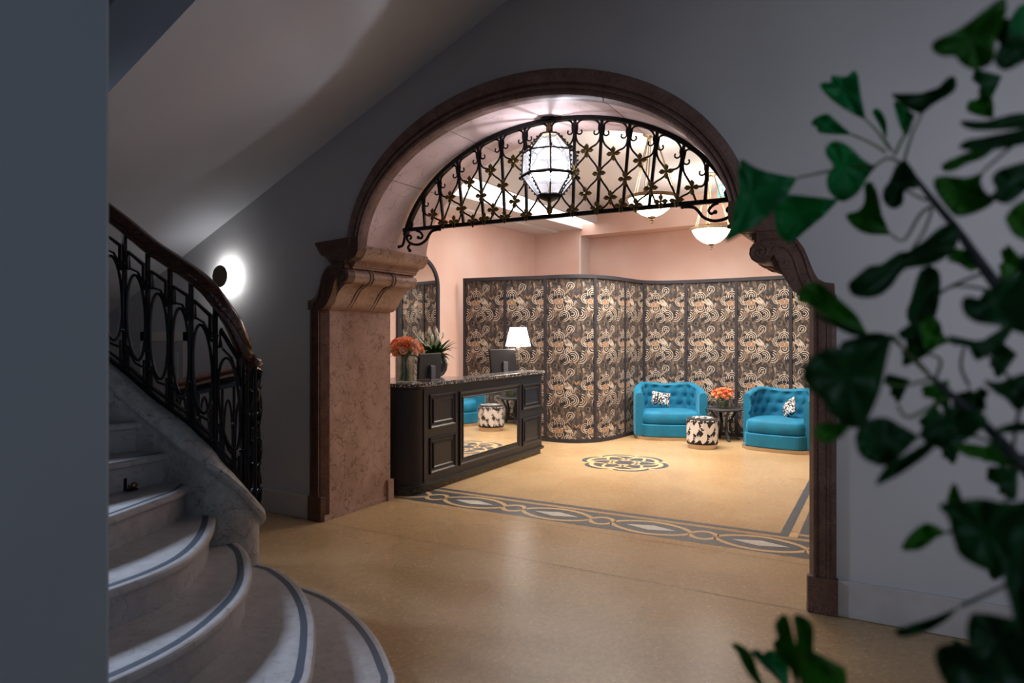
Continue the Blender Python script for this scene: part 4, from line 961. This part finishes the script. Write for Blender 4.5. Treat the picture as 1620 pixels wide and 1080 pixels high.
# ------------------------------------------------------------------ armchairs
def armchair(loc, rz, label, first=0):
    t = thing('tub_armchair', label, 'armchair', loc, rz, )
    # plan of the wall centreline, front open toward -y
    plan = cat_rom([(-.475,-.30,0),(-.485,-.12,0),(-.47,.06,0),(-.40,.22,0),(-.30,.315,0),(-.10,.345,0),(.10,.345,0),(.30,.315,0),(.40,.22,0),(.47,.06,0),(.485,-.12,0),(.475,-.30,0)][first:], 5)
    n_ = len(plan); sl = [0]; full = 2.05
    for i in range(1, n_): sl.append(sl[-1]+(plan[i]-plan[i-1]).length)
    T = sl[-1]; u_off = full-T if first else 0
    def top(u):
        u = (u*T+u_off)/(T+u_off)
        c = abs(u-.5)*2
        return lerp(.83, .70, min(1, max(0, (c-.42)/.5))**1.0) if c > .35 else lerp(.80, .83, c/.35)
    b = MB(); vs = []; fs = []
    NZ = 22
    def sect(i):
        u = sl[i]/T; h = top(u); p = plan[i]; d_ = (plan[min(i+1,n_-1)]-plan[max(i-1,0)]).normalized(); nin = Vector((d_.y,-d_.x,0))
        if nin.dot(Vector((0,0,0))-p) < 0: nin = -nin
        S_ = []
        for j in range(NZ+1):           # inner face going up
            z = lerp(.30, h-.045, j/NZ)
            # diamond tufting
            a = u*T/.20; c = (z-.42)/.135; dd = 1e9
            for ii in (math.floor(a)-1, math.floor(a), math.floor(a)+1, math.floor(a)+2):
                for jj in range(0, 3):
                    off_ = .5 if jj % 2 else 0
                    if u > .82 or (u < .18 and not first): continue
                    dd = min(dd, ((a-ii-off_)**2)*2+((c-jj-.4)**2))
            dim = .030*math.exp(-dd/.035)+.010*math.exp(-dd/.18)
            fold = 0
            if u <= .82 and (u >= .18 or first):
                f1 = abs(((a+c*.5) % 1)-.5); f2 = abs(((a-c*.5) % 1)-.5); fold = .007*(math.exp(-((.5-f1)/.10)**2)+math.exp(-((.5-f2)/.10)**2))
            S_.append((p+nin*(.060-dim-fold), z))
        for a in (20,50,80,110,140,165): S_.append((p+nin*(.060*math.cos(math.radians(a))), h-.045+.050*math.sin(math.radians(a))))
        S_ += [(p-nin*.060, h-.06), (p-nin*.062, .30), (p-nin*.058, .055), (p+nin*.055, .055)]
        return S_
    for i in range(n_):
        S_ = sect(i); kk = len(S_); vs += [(q.x, q.y, z) for q, z in S_]
    for i in range(n_-1):
        for j in range(kk): fs.append((i*kk+j, i*kk+(j+1) % kk, (i+1)*kk+(j+1) % kk, (i+1)*kk+j))
    fs += [tuple(range(kk))[::-1], tuple((n_-1)*kk+j for j in range(kk))]
    b.add(vs, fs); b.build('tufted_back', TEAL, t, rel=False, smooth=True, auto=50, bevel=.0)
    def seatplan(o_, yb=.30):
        f_ = [(-.425+o_,-.30),( -.36+o_*.6,-.385+o_),(-.15,-.425+o_),(.15,-.425+o_),(.36-o_*.6,-.385+o_),(.425-o_,-.30)]
        f_ = [(p.x, p.y) for p in cat_rom([(x,y,0) for x, y in f_], 4)]
        return f_+[(.43-o_,.05),(.36-o_,.20),(.27-o_,yb-.02),(-.27+o_,yb-.02),(-.36+o_,.20),(-.43+o_,.05)]
    b = MB(); b.prism(seatplan(-.03), .055, .235); b.build('seat_base', TEAL, t, rel=False, bevel=.012)
    sp_ = seatplan(0.0); b = MB(); vs = []; fs = []; m_ = len(sp_); cx, cy = 0, -.05
    prof_ = [(.96,.238),(1.0,.255),(1.012,.32),(1.0,.385),(.955,.412),(.85,.425),(.6,.436),(.3,.44)]
    for (sc_, z) in prof_: vs += [(cx+(p[0]-cx)*sc_, cy+(p[1]-cy)*sc_, z) for p in sp_]
    for i in range(len(prof_)-1):
        for j in range(m_): fs.append((i*m_+j, i*m_+(j+1) % m_, (i+1)*m_+(j+1) % m_, (i+1)*m_+j))
    fs += [tuple(range(m_))[::-1], tuple((len(prof_)-1)*m_+j for j in range(m_))]
    b.add(vs, fs); b.build('seat_cushion', TEAL, t, rel=False, smooth=True, auto=60)
    outer = [(p.x*1.08, p.y*1.08+.0) for p in plan]
    front = [(.50,-.30),(.40,-.39),(.16,-.44),(-.16,-.44),(-.40,-.39),(-.50,-.30)]
    b = MB(); b.prism(outer+front, .0, .05); b.build('plinth', BRASS, t, rel=False, bevel=.003)
    return t
armchair((-3.00, 10.42, 0), math.radians(24), 'teal velvet tufted armchair in the curve of the screen')
armchair((-1.315, 10.12, 0), math.radians(-8), 'teal velvet tufted armchair half hidden by the right arch jamb', 1).scale = (.90, 1, 1)
def florafab(name, scale):
    m = mat(name, (.8,.8,.8), .85); b = m.node_tree.nodes['Principled BSDF']; tc = N(m, 'ShaderNodeTexCoord')
    n1 = N(m, 'ShaderNodeTexNoise'); n1.inputs['Scale'].default_value = scale*.5; L(m, tc.outputs['Object'], n1.inputs['Vector'])
    mx = N(m, 'ShaderNodeMixRGB'); mx.blend_type = 'ADD'; mx.inputs[0].default_value = .12; L(m, tc.outputs['Object'], mx.inputs[1]); L(m, n1.outputs['Color'], mx.inputs[2])
    v = N(m, 'ShaderNodeTexVoronoi'); v.feature = 'DISTANCE_TO_EDGE'; v.inputs['Scale'].default_value = scale; L(m, mx.outputs[0], v.inputs['Vector'])
    n2 = N(m, 'ShaderNodeTexNoise'); n2.inputs['Scale'].default_value = scale*1.2; L(m, tc.outputs['Object'], n2.inputs['Vector'])
    ad = N(m, 'ShaderNodeMath', operation='MULTIPLY'); L(m, v.outputs[0], ad.inputs[0]); L(m, n2.outputs[0], ad.inputs[1])
    r = ramp(m, [(0,(.012,.012,.014)),(.055,(.012,.012,.014)),(.06,(.78,.76,.74))], 'CONSTANT'); L(m, ad.outputs[0], r.inputs[0]); L(m, r.outputs[0], b.inputs['Base Color']); return m
FABR = florafab('black and white fabric', 22)
def pillow(loc, rot, w_, h_, label):
    b = MB(); n_ = 14; vs = []; 
    def P(i, j, s_):
        u, v = i/n_*2-1, j/n_*2-1; th = .055*((1-abs(u)**3.2)*(1-abs(v)**3.2))**.5; k_ = 1-.06*(1-abs(u))*abs(v)-.0
        return (u*w_/2*(1-.05*(1-v*v)*abs(u)), s_*th, v*h_/2*(1-.07*(1-u*u)*abs(v)))
    for s_ in (-1, 1):
        g = [P(i, j, s_) for j in range(n_+1) for i in range(n_+1)]
        b.add(g, [(j*(n_+1)+i, j*(n_+1)+i+1, (j+1)*(n_+1)+i+1, (j+1)*(n_+1)+i) for j in range(n_) for i in range(n_)])
    o = b.build('scatter_cushion', FABR, None, rel=False, smooth=True, auto=180); o.location = loc; o.rotation_euler = rot
    tag(o, label, 'cushion'); return o
pillow((-3.14, 10.47, .575), (-.30, .16, .45), .30, .22, 'black and white patterned cushion on the armchair near the curve')
pillow((-1.21, 10.15, .56), (-.25, -.5, -.9), .27, .25, 'black and white patterned cushion on the right-hand armchair')
# ------------------------------------------------------------------ ottoman
OC = Vector((-2.292, 9.63, 0)); OR = .213
ot = thing('round_ottoman', 'round ottoman in black and white leaf print on a brass base', 'ottoman', OC)
b = MB(); b.lathe([(.19,.0),(.195,.0),(.195,.06),(.18,.062)], OC, 40); b.build('base', BRASS, ot, smooth=True)
b = MB(); b.lathe([(.15,.062),(OR-.006,.062),(OR,.072),(OR,.385),(OR-.006,.405),(OR-.025,.418),(.12,.424),(.001,.426)], OC, 48)
rg = random.Random(21)
def onto(u, z, o_): # u in metres along circumference
    a = u/OR; return (OC.x+(OR+o_)*math.cos(a), OC.y+(OR+o_)*math.sin(a), z)
def oleaf(u, z, ang, ln, wd_, m_=1, lay=1, vein=True):
    ax = (math.cos(ang), math.sin(ang)); pe = (-ax[1], ax[0])
    def P(s_, t, o_): uu = u+ax[0]*s_*ln+pe[0]*t*wd_; zz = min(max(z+ax[1]*s_*ln+pe[1]*t*wd_, .066), .40); return onto(uu, zz, o_)
    n_ = 7; L1 = []; R1 = []; Cc = []
    for i in range(n_+1):
        s_ = i/n_; w_ = .5*math.sin(PI*s_)**.75 if 0 < s_ < 1 else 0
        L1.append(P(s_, w_, .001*lay)); R1.append(P(s_, -w_, .001*lay)); Cc.append(P(s_, 0, .001*lay+.0006))
    for i in range(n_):
        b.add([L1[i], L1[i+1], Cc[i+1], Cc[i]], [(0,1,2,3)], m_); b.add([Cc[i], Cc[i+1], R1[i+1], R1[i]], [(0,1,2,3)], m_)
    if vein: b.add([P(.08,-.03,.001*lay+.0012), P(.85,-.02,.001*lay+.0012), P(.85,.02,.001*lay+.0012), P(.08,.03,.001*lay+.0012)], [(0,1,2,3)], 0)
circ = 2*PI*OR
for k in range(7):
    u = circ*k/7
    oleaf(u, .20, 1.1+.3*(k % 2), .19, .075, 1, 2, False); oleaf(u+.02, .20, 2.1, .17, .07, 1, 1, False); oleaf(u+.10, .08, 1.3, .16, .085, 1, 2, False)
    for j in range(7):
        a = -.9+j*.42; oleaf(u+.05, .13, PI/2+a*1.3, .075, .022, 1, 3)
    for j in range(7): a = 2*PI*j/7; oleaf(u+.12, .33, a, .055, .026, 1, 3)
    for j in range(5): a = 2*PI*j/5+.4; oleaf(u+.135, .245, a, .045, .028, 1, 3, False)
for k in range(34): oleaf(circ*k/34, .385, rg.uniform(.2,2.9), .05, .02, 1, 4, False)
for k in range(60):
    oleaf(rg.random()*circ, rg.uniform(.08,.36), rg.uniform(.3,2.8), rg.uniform(.04,.07), rg.uniform(.014,.024), 1, 0)
for k in range(70):
    a = rg.random()*2*PI; r0 = .15*rg.random()**.5; q = Vector((OC.x+r0*math.cos(a), OC.y+r0*math.sin(a), .428)); an = rg.random()*6; ax = Vector((math.cos(an), math.sin(an), 0)); pe = Vector((-ax.y, ax.x, 0)); ln = .055
    b.add([q, q+ax*ln*.5+pe*.017, q+ax*ln, q+ax*ln*.5-pe*.017], [(0,1,2,3)], 1)
b.flat = True
b.build('cushion', [FBK, FLW], ot, smooth=True, auto=40)
# ------------------------------------------------------------------ side table with roses
TC_ = Vector((-2.175, 10.50, 0))
st = thing('round_side_table', 'round black side table on curved legs between the armchairs', 'side table', TC_)
b = MB(); b.lathe([(.002,.452),(.275,.452),(.285,.460),(.285,.472),(.275,.48),(.002,.48)], TC_, 48); b.build('tabletop', TABLE, st, smooth=True)
b = MB(); b.lathe([(.09,.425),(.10,.43),(.10,.452),(.05,.452)], TC_, 24); b.build('apron', TABLE, st)
for k in range(4):
    a = PI/4+k*PI/2-.25; ca, sa = math.cos(a), math.sin(a)
    pts = [(TC_.x+r*ca, TC_.y+r*sa, z) for r, z in ((.20,.452),(.13,.34),(.095,.24),(.12,.12),(.19,.035),(.235,.0))]
    b = MB(); b.tube(cat_rom(pts, 4), .017, sec=[(-.8,-1),(.8,-1),(.8,1),(-.8,1)], up=(-sa, ca, 0)); b.build('leg', TABLE, st)
V2 = (TC_.x-.01, TC_.y-.02, .481)
vase('glass_vase', 'short glass vase of coral roses on the black side table', V2, .088, .15, None, .7)
roses(V2, .08, .15, .155, .20, 26, 'rose', 'coral rose in the bouquet on the round side table', 'roses in the side table vase', 9)
leafy('rose_foliage', 'dark green rose leaves over the rim of the side table vase', (V2[0],V2[1],V2[2]+.14), [(.08*math.cos(a), .08*math.sin(a), .0, .06, a) for a in [i*.8 for i in range(9)]])
# ------------------------------------------------------------------ pendant bowls
ABR = mat('antique brass', (.30,.23,.13), .4, .8)
def pendant(c, zr, R, zc, label):
    t = thing('bowl_pendant', label, 'pendant lamp', (c[0], c[1], zr-.30))
    b = MB(); b.lathe([(R*.98,0),(R*.90,-.05*R/.27),(R*.72,-.115*R/.27),(R*.45,-.17*R/.27),(R*.18,-.20*R/.27),(.003,-.205*R/.27)], (c[0],c[1],zr), 40); b.build('glass_bowl', BOWL, t, smooth=True)
    b = MB(); b.tube([(c[0]+R*1.03*math.cos(2*PI*i/48), c[1]+R*1.03*math.sin(2*PI*i/48), zr+.012) for i in range(48)], .016, sec=[(-.7,-1.2),(.7,-1.2),(.7,1.2),(-.7,1.2)], up=(0,0,1), closed=True)
    for i in range(36):
        a = 2*PI*i/36; b.sphere((c[0]+R*1.06*math.cos(a), c[1]+R*1.06*math.sin(a), zr+.012), .012, 3)
    rim = b.build('rim', ABR, t)
    b = MB(); zb = zr-.205*R/.27; b.lathe([(.004,.01),(.045,.004),(.042,-.006),(.018,-.02),(.026,-.035),(.014,-.05),(.018,-.06),(.004,-.075)], (c[0],c[1],zb), 16); b.build('finial', ABR, t, smooth=True)
    for i in range(3):
        a = 2*PI*i/3+.6
        for o_ in (-.07, .07):
            b = MB(); b.tube([(c[0]+R*1.03*math.cos(a+o_), c[1]+R*1.03*math.sin(a+o_), zr+.03), (c[0]+.05*math.cos(a+o_*2), c[1]+.05*math.sin(a+o_*2), zc-.04)], .006, 6); b.build('rod', ABR, t)
        b = MB(); p = (c[0]+R*1.04*math.cos(a), c[1]+R*1.04*math.sin(a))
        b.sphere((p[0],p[1],zr+.05), .018, 4, 0, (1,1,1.8)); b.sphere((p[0]-.015,p[1],zr+.045), .014, 4); b.sphere((p[0]+.015,p[1],zr+.045), .014, 4); b.build('leaf_clasp', ABR, rim)
    b = MB(); b.lathe([(.09,0),(.10,-.012),(.08,-.028),(.05,-.04),(.004,-.045)], (c[0],c[1],zc), 24); b.build('canopy', ABR, t, smooth=True)
pendant((-2.325, 7.404), 3.115, .268, 3.85, 'nearer glowing alabaster bowl pendant hung from the lobby ceiling')
point('pendant_uplight', (-2.325, 7.404, 3.3), 14, (1,.96,.92), .12); point('pendant_uplight', (-2.176, 9.661, 3.25), 14, (1,.96,.92), .12)
pendant((-2.176, 9.661), 3.06, .268, 3.85, 'farther glowing alabaster bowl pendant hung from the lobby ceiling')
# exit sign
EG = emit('exit sign green', (.03,.38,.36), .9, (.03,.3,.28)); EW = emit('exit sign white', (.9,1,1), 1.3)
ex_ = thing('exit_sign', 'green running-man exit sign hanging beside the farther pendant', 'sign', (-2.03, 9.86, 3.55), math.radians(8))
b = MB(); b.box(-.10,-.02,0,.24,.02,.17); b.build('box', EG, ex_, rel=False, bevel=.003)
b = MB(); b.flat = True
def q2(pts, m_=0): b.add([(p[0], -.0212, p[1]) for p in pts], [tuple(range(len(pts)))], m_)
q2([(-.07,.02),(.02,.02),(.02,.15),(-.07,.15)])
q2([(.08,.075),(.15,.075),(.15,.055),(.19,.09),(.15,.125),(.15,.105),(.08,.105)])
b.build('pictogram', EW, ex_, rel=False)
b = MB(); b.flat = True
for P_ in ([(-.025,.125),(-.012,.125),(-.012,.14),(-.025,.14)], [(-.045,.115),(-.015,.12),(-.02,.075),(-.035,.075)], [(-.035,.08),(-.022,.08),(-.005,.035),(-.018,.035)], [(-.035,.08),(-.028,.075),(-.05,.045),(-.06,.05)], [(-.02,.115),(.005,.095),(.0,.088),(-.022,.105)]):
    b.add([(p[0], -.0218, p[1]) for p in P_], [(0,1,2,3)])
b.build('running_figure', EG, ex_, rel=False)
b = MB(); b.tube([(.07,0,.17),(.07,0,.30)], .006, 6); b.build('hanger', WHITE, ex_, rel=False)
# ------------------------------------------------------------------ ginkgo plant in the right foreground
GF = (-math.sin(math.radians(29.1)), math.cos(math.radians(29.1))); GR = (GF[1], -GF[0])
def G(x, y, d):
    """point of the shrub: across / up offsets measured in the plane d metres in front of the viewing spot"""
    a = (x-810)/1070*d; return Vector((GF[0]*d+GR[0]*a, GF[1]*d+GR[1]*a, 1.6-(y-528)/1070*d))
gk = thing('potted_ginkgo', 'ginkgo shrub with green fan-shaped leaves in the near right foreground', 'plant', (.62, .62, 0))
def leafmat(name, c0, c1):
    m = noisy(name, c0, c1, 14, .45, Sheen_Weight=.1); b = m.node_tree.nodes['Principled BSDF']
    nt = m.node_tree; tr = N(m, 'ShaderNodeBsdfTranslucent'); tr.inputs[0].default_value = (*[min(1, v*1.6) for v in c1], 1)
    mx = N(m, 'ShaderNodeMixShader'); mx.inputs[0].default_value = .35; out = nt.nodes['Material Output']
    L(m, b.outputs[0], mx.inputs[1]); L(m, tr.outputs[0], mx.inputs[2]); L(m, mx.outputs[0], out.inputs[0]); return m
GL = [leafmat('ginkgo leaf', (.012,.22,.07), (.02,.38,.12)), leafmat('ginkgo leaf yellowish', (.03,.20,.012), (.07,.34,.016)), leafmat('ginkgo leaf dark', (.005,.075,.014), (.010,.14,.024))]
BARK = noisy('grey bark', (.05,.06,.07), (.12,.13,.14), 40, .8)
LV = [ # material, depth, base point first then outline
 (0,.74,[(1262,281),(1215,272),(1190,262),(1172,252),(1167,275),(1170,300),(1160,330),(1158,350),(1147,382),(1175,368),(1205,350),(1240,315)]),
 (0,.76,[(1328,315),(1290,312),(1245,308),(1228,320),(1226,345),(1232,372),(1252,383),(1275,365),(1305,340)]),
 (0,.72,[(1384,263),(1365,252),(1345,232),(1325,223),(1310,228),(1306,244),(1318,262),(1308,280),(1312,303),(1332,319),(1355,308),(1370,285)]),
 (0,.78,[(1370,190),(1345,178),(1315,158),(1297,137),(1302,130),(1314,130),(1316,119),(1338,121),(1351,111),(1358,122),(1362,150)]),
 (0,.82,[(1348,213),(1325,213),(1295,210),(1292,202),(1283,196),(1290,186),(1308,180),(1322,190)]),
 (0,.80,[(1402,222),(1392,200),(1380,178),(1386,171),(1396,178),(1403,198)]),
 (2,.66,[(1458,181),(1432,170),(1410,148),(1440,152),(1478,140),(1497,134),(1500,122),(1511,122),(1513,137),(1503,150),(1480,163)]),
 (0,.72,[(1447,182),(1440,205),(1432,215),(1420,190),(1414,160),(1430,168)]),
 (1,.55,[(1590,-8),(1560,14),(1520,44),(1480,64),(1475,78),(1490,89),(1510,88),(1522,102),(1545,110),(1570,98),(1576,60),(1592,20)]),
 (2,.55,[(1640,60),(1600,55),(1580,75),(1574,98),(1590,111),(1620,98),(1645,90)]),
 (0,.60,[(1640,0),(1612,10),(1596,40),(1604,66),(1640,60)]),
 (1,.66,[(1572,187),(1555,185),(1530,176),(1532,160),(1545,157),(1550,149),(1566,150),(1572,165)]),
 (2,.60,[(1640,178),(1600,181),(1560,192),(1520,192),(1532,203),(1570,206),(1640,198)]),
 (2,.58,[(1640,198),(1600,208),(1560,216),(1530,222),(1517,232),(1530,238),(1560,238),(1600,232),(1640,220)]),
 (1,.62,[(1570,238),(1545,238),(1518,246),(1494,258),(1490,267),(1505,271),(1530,258),(1555,250)]),
 (1,.60,[(1556,270),(1530,281),(1490,278),(1477,286),(1482,305),(1496,325),(1514,342),(1545,336),(1574,318),(1560,305),(1552,288)]),
 (2,.58,[(1640,250),(1600,262),(1578,270),(1570,284),(1576,300),(1568,312),(1595,322),(1625,300),(1645,290)]),
 (1,.56,[(1640,310),(1612,320),(1594,338),(1592,350),(1605,372),(1630,382),(1645,370)]),
 (2,.68,[(1432,252),(1418,262),(1408,285),(1398,300),(1398,318),(1413,330),(1428,322),(1432,300),(1452,296),(1448,275)]),
 (1,.70,[(1410,371),(1395,340),(1388,305),(1378,288),(1368,292),(1368,318),(1357,334),(1338,340),(1350,358),(1372,370)]),
 (2,.62,[(1515,352),(1490,358),(1462,380),(1440,396),(1420,400),(1395,418),(1378,420),(1362,430),(1342,450),(1352,468),(1385,470),(1412,450),(1432,425),(1470,420),(1500,405),(1515,385)]),
 (2,.66,[(1472,420),(1456,428),(1446,455),(1440,478),(1434,492),(1440,512),(1462,520),(1480,500),(1488,460),(1486,430)]),
 (1,.64,[(1550,425),(1540,408),(1525,395),(1512,394),(1500,410),(1518,418),(1535,428)]),
 (2,.52,[(1640,425),(1595,436),(1575,452),(1555,478),(1535,468),(1522,475),(1524,492),(1540,508),(1580,515),(1640,525)]),
 (2,.54,[(1640,400),(1615,405),(1608,425),(1620,440),(1640,440)]),
 (1,.66,[(1372,528),(1355,498),(1325,470),(1300,450),(1284,446),(1266,458),(1262,478),(1280,482),(1300,496),(1330,512)]),
 (2,.62,[(1385,532),(1350,520),(1320,508),(1288,495),(1292,502),(1318,515),(1350,530)]),
 (2,.60,[(1420,533),(1395,528),(1360,532),(1335,540),(1332,548),(1370,545),(1400,540)]),
 (2,.52,[(1413,530),(1390,542),(1345,547),(1305,553),(1278,570),(1269,592),(1280,615),(1300,632),(1322,664),(1350,678),(1372,664),(1392,620),(1402,575)]),
 (1,.54,[(1345,672),(1318,668),(1292,672),(1290,690),(1305,701),(1325,695),(1338,684)]),
 (2,.54,[(1455,690),(1425,672),(1400,660),(1370,665),(1354,688),(1360,718),(1380,732),(1402,736),(1425,720),(1444,702)]),
 (2,.52,[(1495,688),(1465,700),(1435,718),(1405,735),(1385,765),(1410,758),(1445,735),(1475,712)]),
 (1,.64,[(1505,540),(1485,548),(1462,562),(1443,552),(1438,530),(1455,512),(1475,500),(1488,512),(1492,528)]),
 (2,.60,[(1500,530),(1530,538),(1565,535),(1590,515),(1602,520),(1585,545),(1550,570),(1538,562),(1530,548),(1505,545)]),
 (2,.58,[(1612,650),(1603,646),(1592,632),(1575,622),(1556,602),(1580,604),(1600,596),(1640,588),(1640,630)]),
 (2,.56,[(1540,690),(1510,706),(1475,705),(1456,690),(1462,672),(1490,658),(1492,642),(1520,645),(1552,652),(1562,668)]),
 (2,.58,[(1560,650),(1540,640),(1530,625),(1545,620),(1558,630)]),
 (1,.56,[(1600,737),(1585,720),(1560,706),(1530,702),(1510,705),(1525,720),(1555,726),(1580,735)]),
 (2,.55,[(1640,670),(1610,668),(1580,676),(1570,684),(1600,684),(1640,680)]),
 (2,.48,[(1640,790),(1590,795),(1555,788),(1520,792),(1486,798),(1500,820),(1508,850),(1520,880),(1560,902),(1600,915),(1640,930)]),
 (1,.56,[(1500,842),(1480,832),(1462,828),(1440,845),(1426,866),(1440,871),(1460,866),(1482,850)]),
 (1,.56,[(1525,800),(1518,780),(1510,764),(1503,775),(1500,795)]),
 (2,.44,[(1640,810),(1605,835),(1585,870),(1590,920),(1600,960),(1612,1010),(1640,1030)]),
 (2,.46,[(1640,985),(1600,978),(1560,970),(1536,972),(1530,1000),(1540,1040),(1580,1085),(1640,1090)]),
 (2,.48,[(1580,1095),(1560,1050),(1530,1025),(1500,1018),(1480,1030),(1485,1060),(1510,1095)]),
 (2,.56,[(1520,958),(1480,976),(1440,988),(1418,996),(1422,1006),(1455,1002),(1490,985)]),
 (1,.62,[(1215,1095),(1200,1065),(1190,1035),(1172,1020),(1157,1017),(1168,1035),(1180,1060),(1200,1085)]),
 (0,.64,[(1245,1095),(1225,1070),(1205,1052),(1188,1030),(1200,1027),(1207,1034),(1218,1027),(1235,1035),(1248,1060)]),
 (1,.60,[(1262,1095),(1250,1060),(1232,1040),(1222,1018),(1230,1008),(1225,990),(1234,973),(1246,974),(1254,1000),(1264,1050)]),
 (1,.58,[(1268,1095),(1260,1040),(1258,1000),(1254,974),(1268,972),(1284,984),(1288,1000),(1284,1022),(1296,1050),(1315,1070),(1336,1055),(1334,1095)]),
]
rg = random.Random(4)
def fan(x, y, a, r, sp):
    o_ = [(x, y)]
    for i in range(9):
        t = i/8; an = a+sp*(t-.5); k_ = r*(1-.16*math.exp(-((t-.5)/.08)**2)+.05*math.sin(i*2.3)); k_ *= .92 if i in (0, 8) else 1
        o_.append((x+k_*math.cos(an), y+k_*math.sin(an)))
    return o_
for (x, y, a, r, sp, mi) in ((1560,640,2.8,52,1.5,2),(1500,600,2.2,46,1.4,1),(1470,560,3.4,44,1.5,2),(1590,690,1.9,50,1.6,2),(1545,655,-1.7,42,1.3,2),(1610,560,3.0,48,1.6,2),(1600,470,2.4,50,1.6,2),(1585,120,2.7,46,1.4,2),
    (1440,600,2.7,40,1.4,2),(1520,690,2.5,44,1.5,2),(1625,420,3.3,46,1.4,1),(1450,505,1.9,38,1.3,2),(1610,740,2.4,50,1.6,2),(1600,30,2.5,44,1.5,2),(1570,500,-2.2,40,1.3,2),(1480,640,1.7,40,1.4,2),(1625,870,3.2,70,1.7,2),(1400,565,3.3,44,1.5,0),(1560,1040,2.9,60,1.6,2)):
    LV.append((mi, rg.uniform(.6,.68), fan(x, y, a, r, sp)))
for (mi, d, ol) in LV:
    b = MB(); b.flat = True; n_ = len(ol); k_ = d/.60*.62
    cx = sum(p[0] for p in ol)/n_; cy = sum(p[1] for p in ol)/n_; ta = rg.uniform(-.35, .35); tb = rg.uniform(-.35, .35)
    o2 = [(v.x, v.y) for v in cat_rom([(p[0], p[1], 0) for p in ol]+[(ol[0][0], ol[0][1], 0)], 3)][:-1]; m_ = len(o2)
    def dd(x, y, cup): return d+((x-cx)*ta+(y-cy)*tb)/1070*d+cup
    rings = []
    for (f_, cup) in ((1, .0), (.62, .004), (.25, .007)):
        for i, (x, y) in enumerate(o2):
            xx, yy = cx+(x-cx)*f_, cy+(y-cy)*f_; rings.append(G(xx, yy, dd(xx, yy, cup+.0035*math.sin(i*1.3)*f_)))
    rings.append(G(cx, cy, dd(cx, cy, .008)))
    fs = []
    for r_ in range(2):
        for i in range(m_): fs.append((r_*m_+i, r_*m_+(i+1) % m_, (r_+1)*m_+(i+1) % m_, (r_+1)*m_+i))
    for i in range(m_): fs.append((2*m_+i, 2*m_+(i+1) % m_, 3*m_))
    b.add(rings, fs)
    o = b.build('leaf', GL[mi], gk, smooth=True, auto=180)
    so = o.modifiers.new('thick', 'SOLIDIFY'); so.thickness = .0005
def twig(pts, r0, r1, m_=BARK, nm='branch'):
    P_ = cat_rom([tuple(G(x, y, d)) for x, y, d in pts], 4); b = MB()
    b.tube(P_, r0, 6, rs=[lerp(r0, r1, i/(len(P_)-1)) for i in range(len(P_))]); b.build(nm, m_, gk, smooth=True)
POTP = (.62, .62)
def stemfrom(pts, r0):
    b = MB(); P_ = cat_rom([(POTP[0], POTP[1], .42), (POTP[0]-.01, POTP[1]+.01, .8)]+[tuple(G(x, y, d)) for x, y, d in pts], 6)
    b.tube(P_, r0, 7, rs=[lerp(r0, .0022, i/(len(P_)-1)) for i in range(len(P_))]); b.build('branch', BARK, gk, smooth=True)
stemfrom([(1760,700,.60),(1640,525,.60),(1590,468,.61),(1550,415,.63),(1515,365,.65),(1480,322,.67),(1432,262,.69)], .009)
stemfrom([(1740,850,.56),(1640,760,.56),(1590,705,.57),(1545,660,.58),(1500,620,.59),(1475,598,.60)], .008)
stemfrom([(1740,260,.60),(1680,150,.59),(1640,60,.57)], .007)
stemfrom([(1480,1200,.60),(1300,1150,.60),(1265,1100,.60)], .006)
for pts in ([(1432,262,.69),(1405,250,.70),(1384,263,.72)],[(1430,255,.70),(1442,215,.70),(1458,181,.67)],[(1415,245,.70),(1435,205,.71),(1447,182,.72)],[(1400,240,.74),(1375,225,.78),(1348,213,.81)],[(1405,232,.74),(1385,205,.77),(1370,190,.78)],
            [(1410,238,.74),(1403,225,.8)],[(1384,263,.72),(1345,264,.73),(1300,273,.74),(1262,281,.74)],[(1384,263,.72),(1350,300,.74),(1328,315,.76)],[(1475,325,.67),(1455,340,.68),(1430,380,.69),(1410,371,.70)],[(1470,318,.67),(1450,310,.68),(1432,300,.68)],
            [(1640,205,.6),(1600,232,.6),(1556,270,.6)],[(1475,330,.67),(1462,365,.66),(1442,395,.64)],[(1550,420,.63),(1500,412,.64)],[(1560,430,.63),(1500,455,.66),(1472,480,.66)],[(1575,460,.6),(1510,452,.62),(1480,470,.64)],
            [(1475,598,.60),(1440,560,.62),(1400,530,.64),(1372,528,.66)],[(1475,598,.60),(1450,575,.62),(1413,530,.55)],[(1480,600,.60),(1488,570,.62),(1470,560,.63)],[(1475,598,.6),(1430,610,.6),(1400,606,.58)],
            [(1500,625,.59),(1440,660,.56),(1420,640,.55)],[(1590,705,.57),(1540,690,.56),(1510,688,.56),(1495,690,.54)],[(1640,640,.58),(1560,560,.6),(1530,538,.6)],[(1640,610,.58),(1612,650,.58),(1600,737,.56),(1590,800,.54)],
            [(1600,720,.57),(1640,760,.56)],[(1455,690,.55),(1480,665,.56),(1545,655,.57)],[(1520,958,.56),(1560,940,.55),(1600,920,.54),(1660,880,.53)],[(1500,842,.56),(1560,830,.54),(1640,850,.52)],[(1533,610,.62),(1520,580,.62),(1526,545,.61)]):
    twig(pts, .0016, .0011, STEMG if pts[-1][0] < 1470 else GL[2], 'petiole')
b = MB(); b.lathe([(.12,0),(.15,.02),(.19,.36),(.20,.40),(.18,.40),(.165,.36),(.02,.35)], (POTP[0],POTP[1],0), 32); b.build('pot', POT, gk, smooth=True)
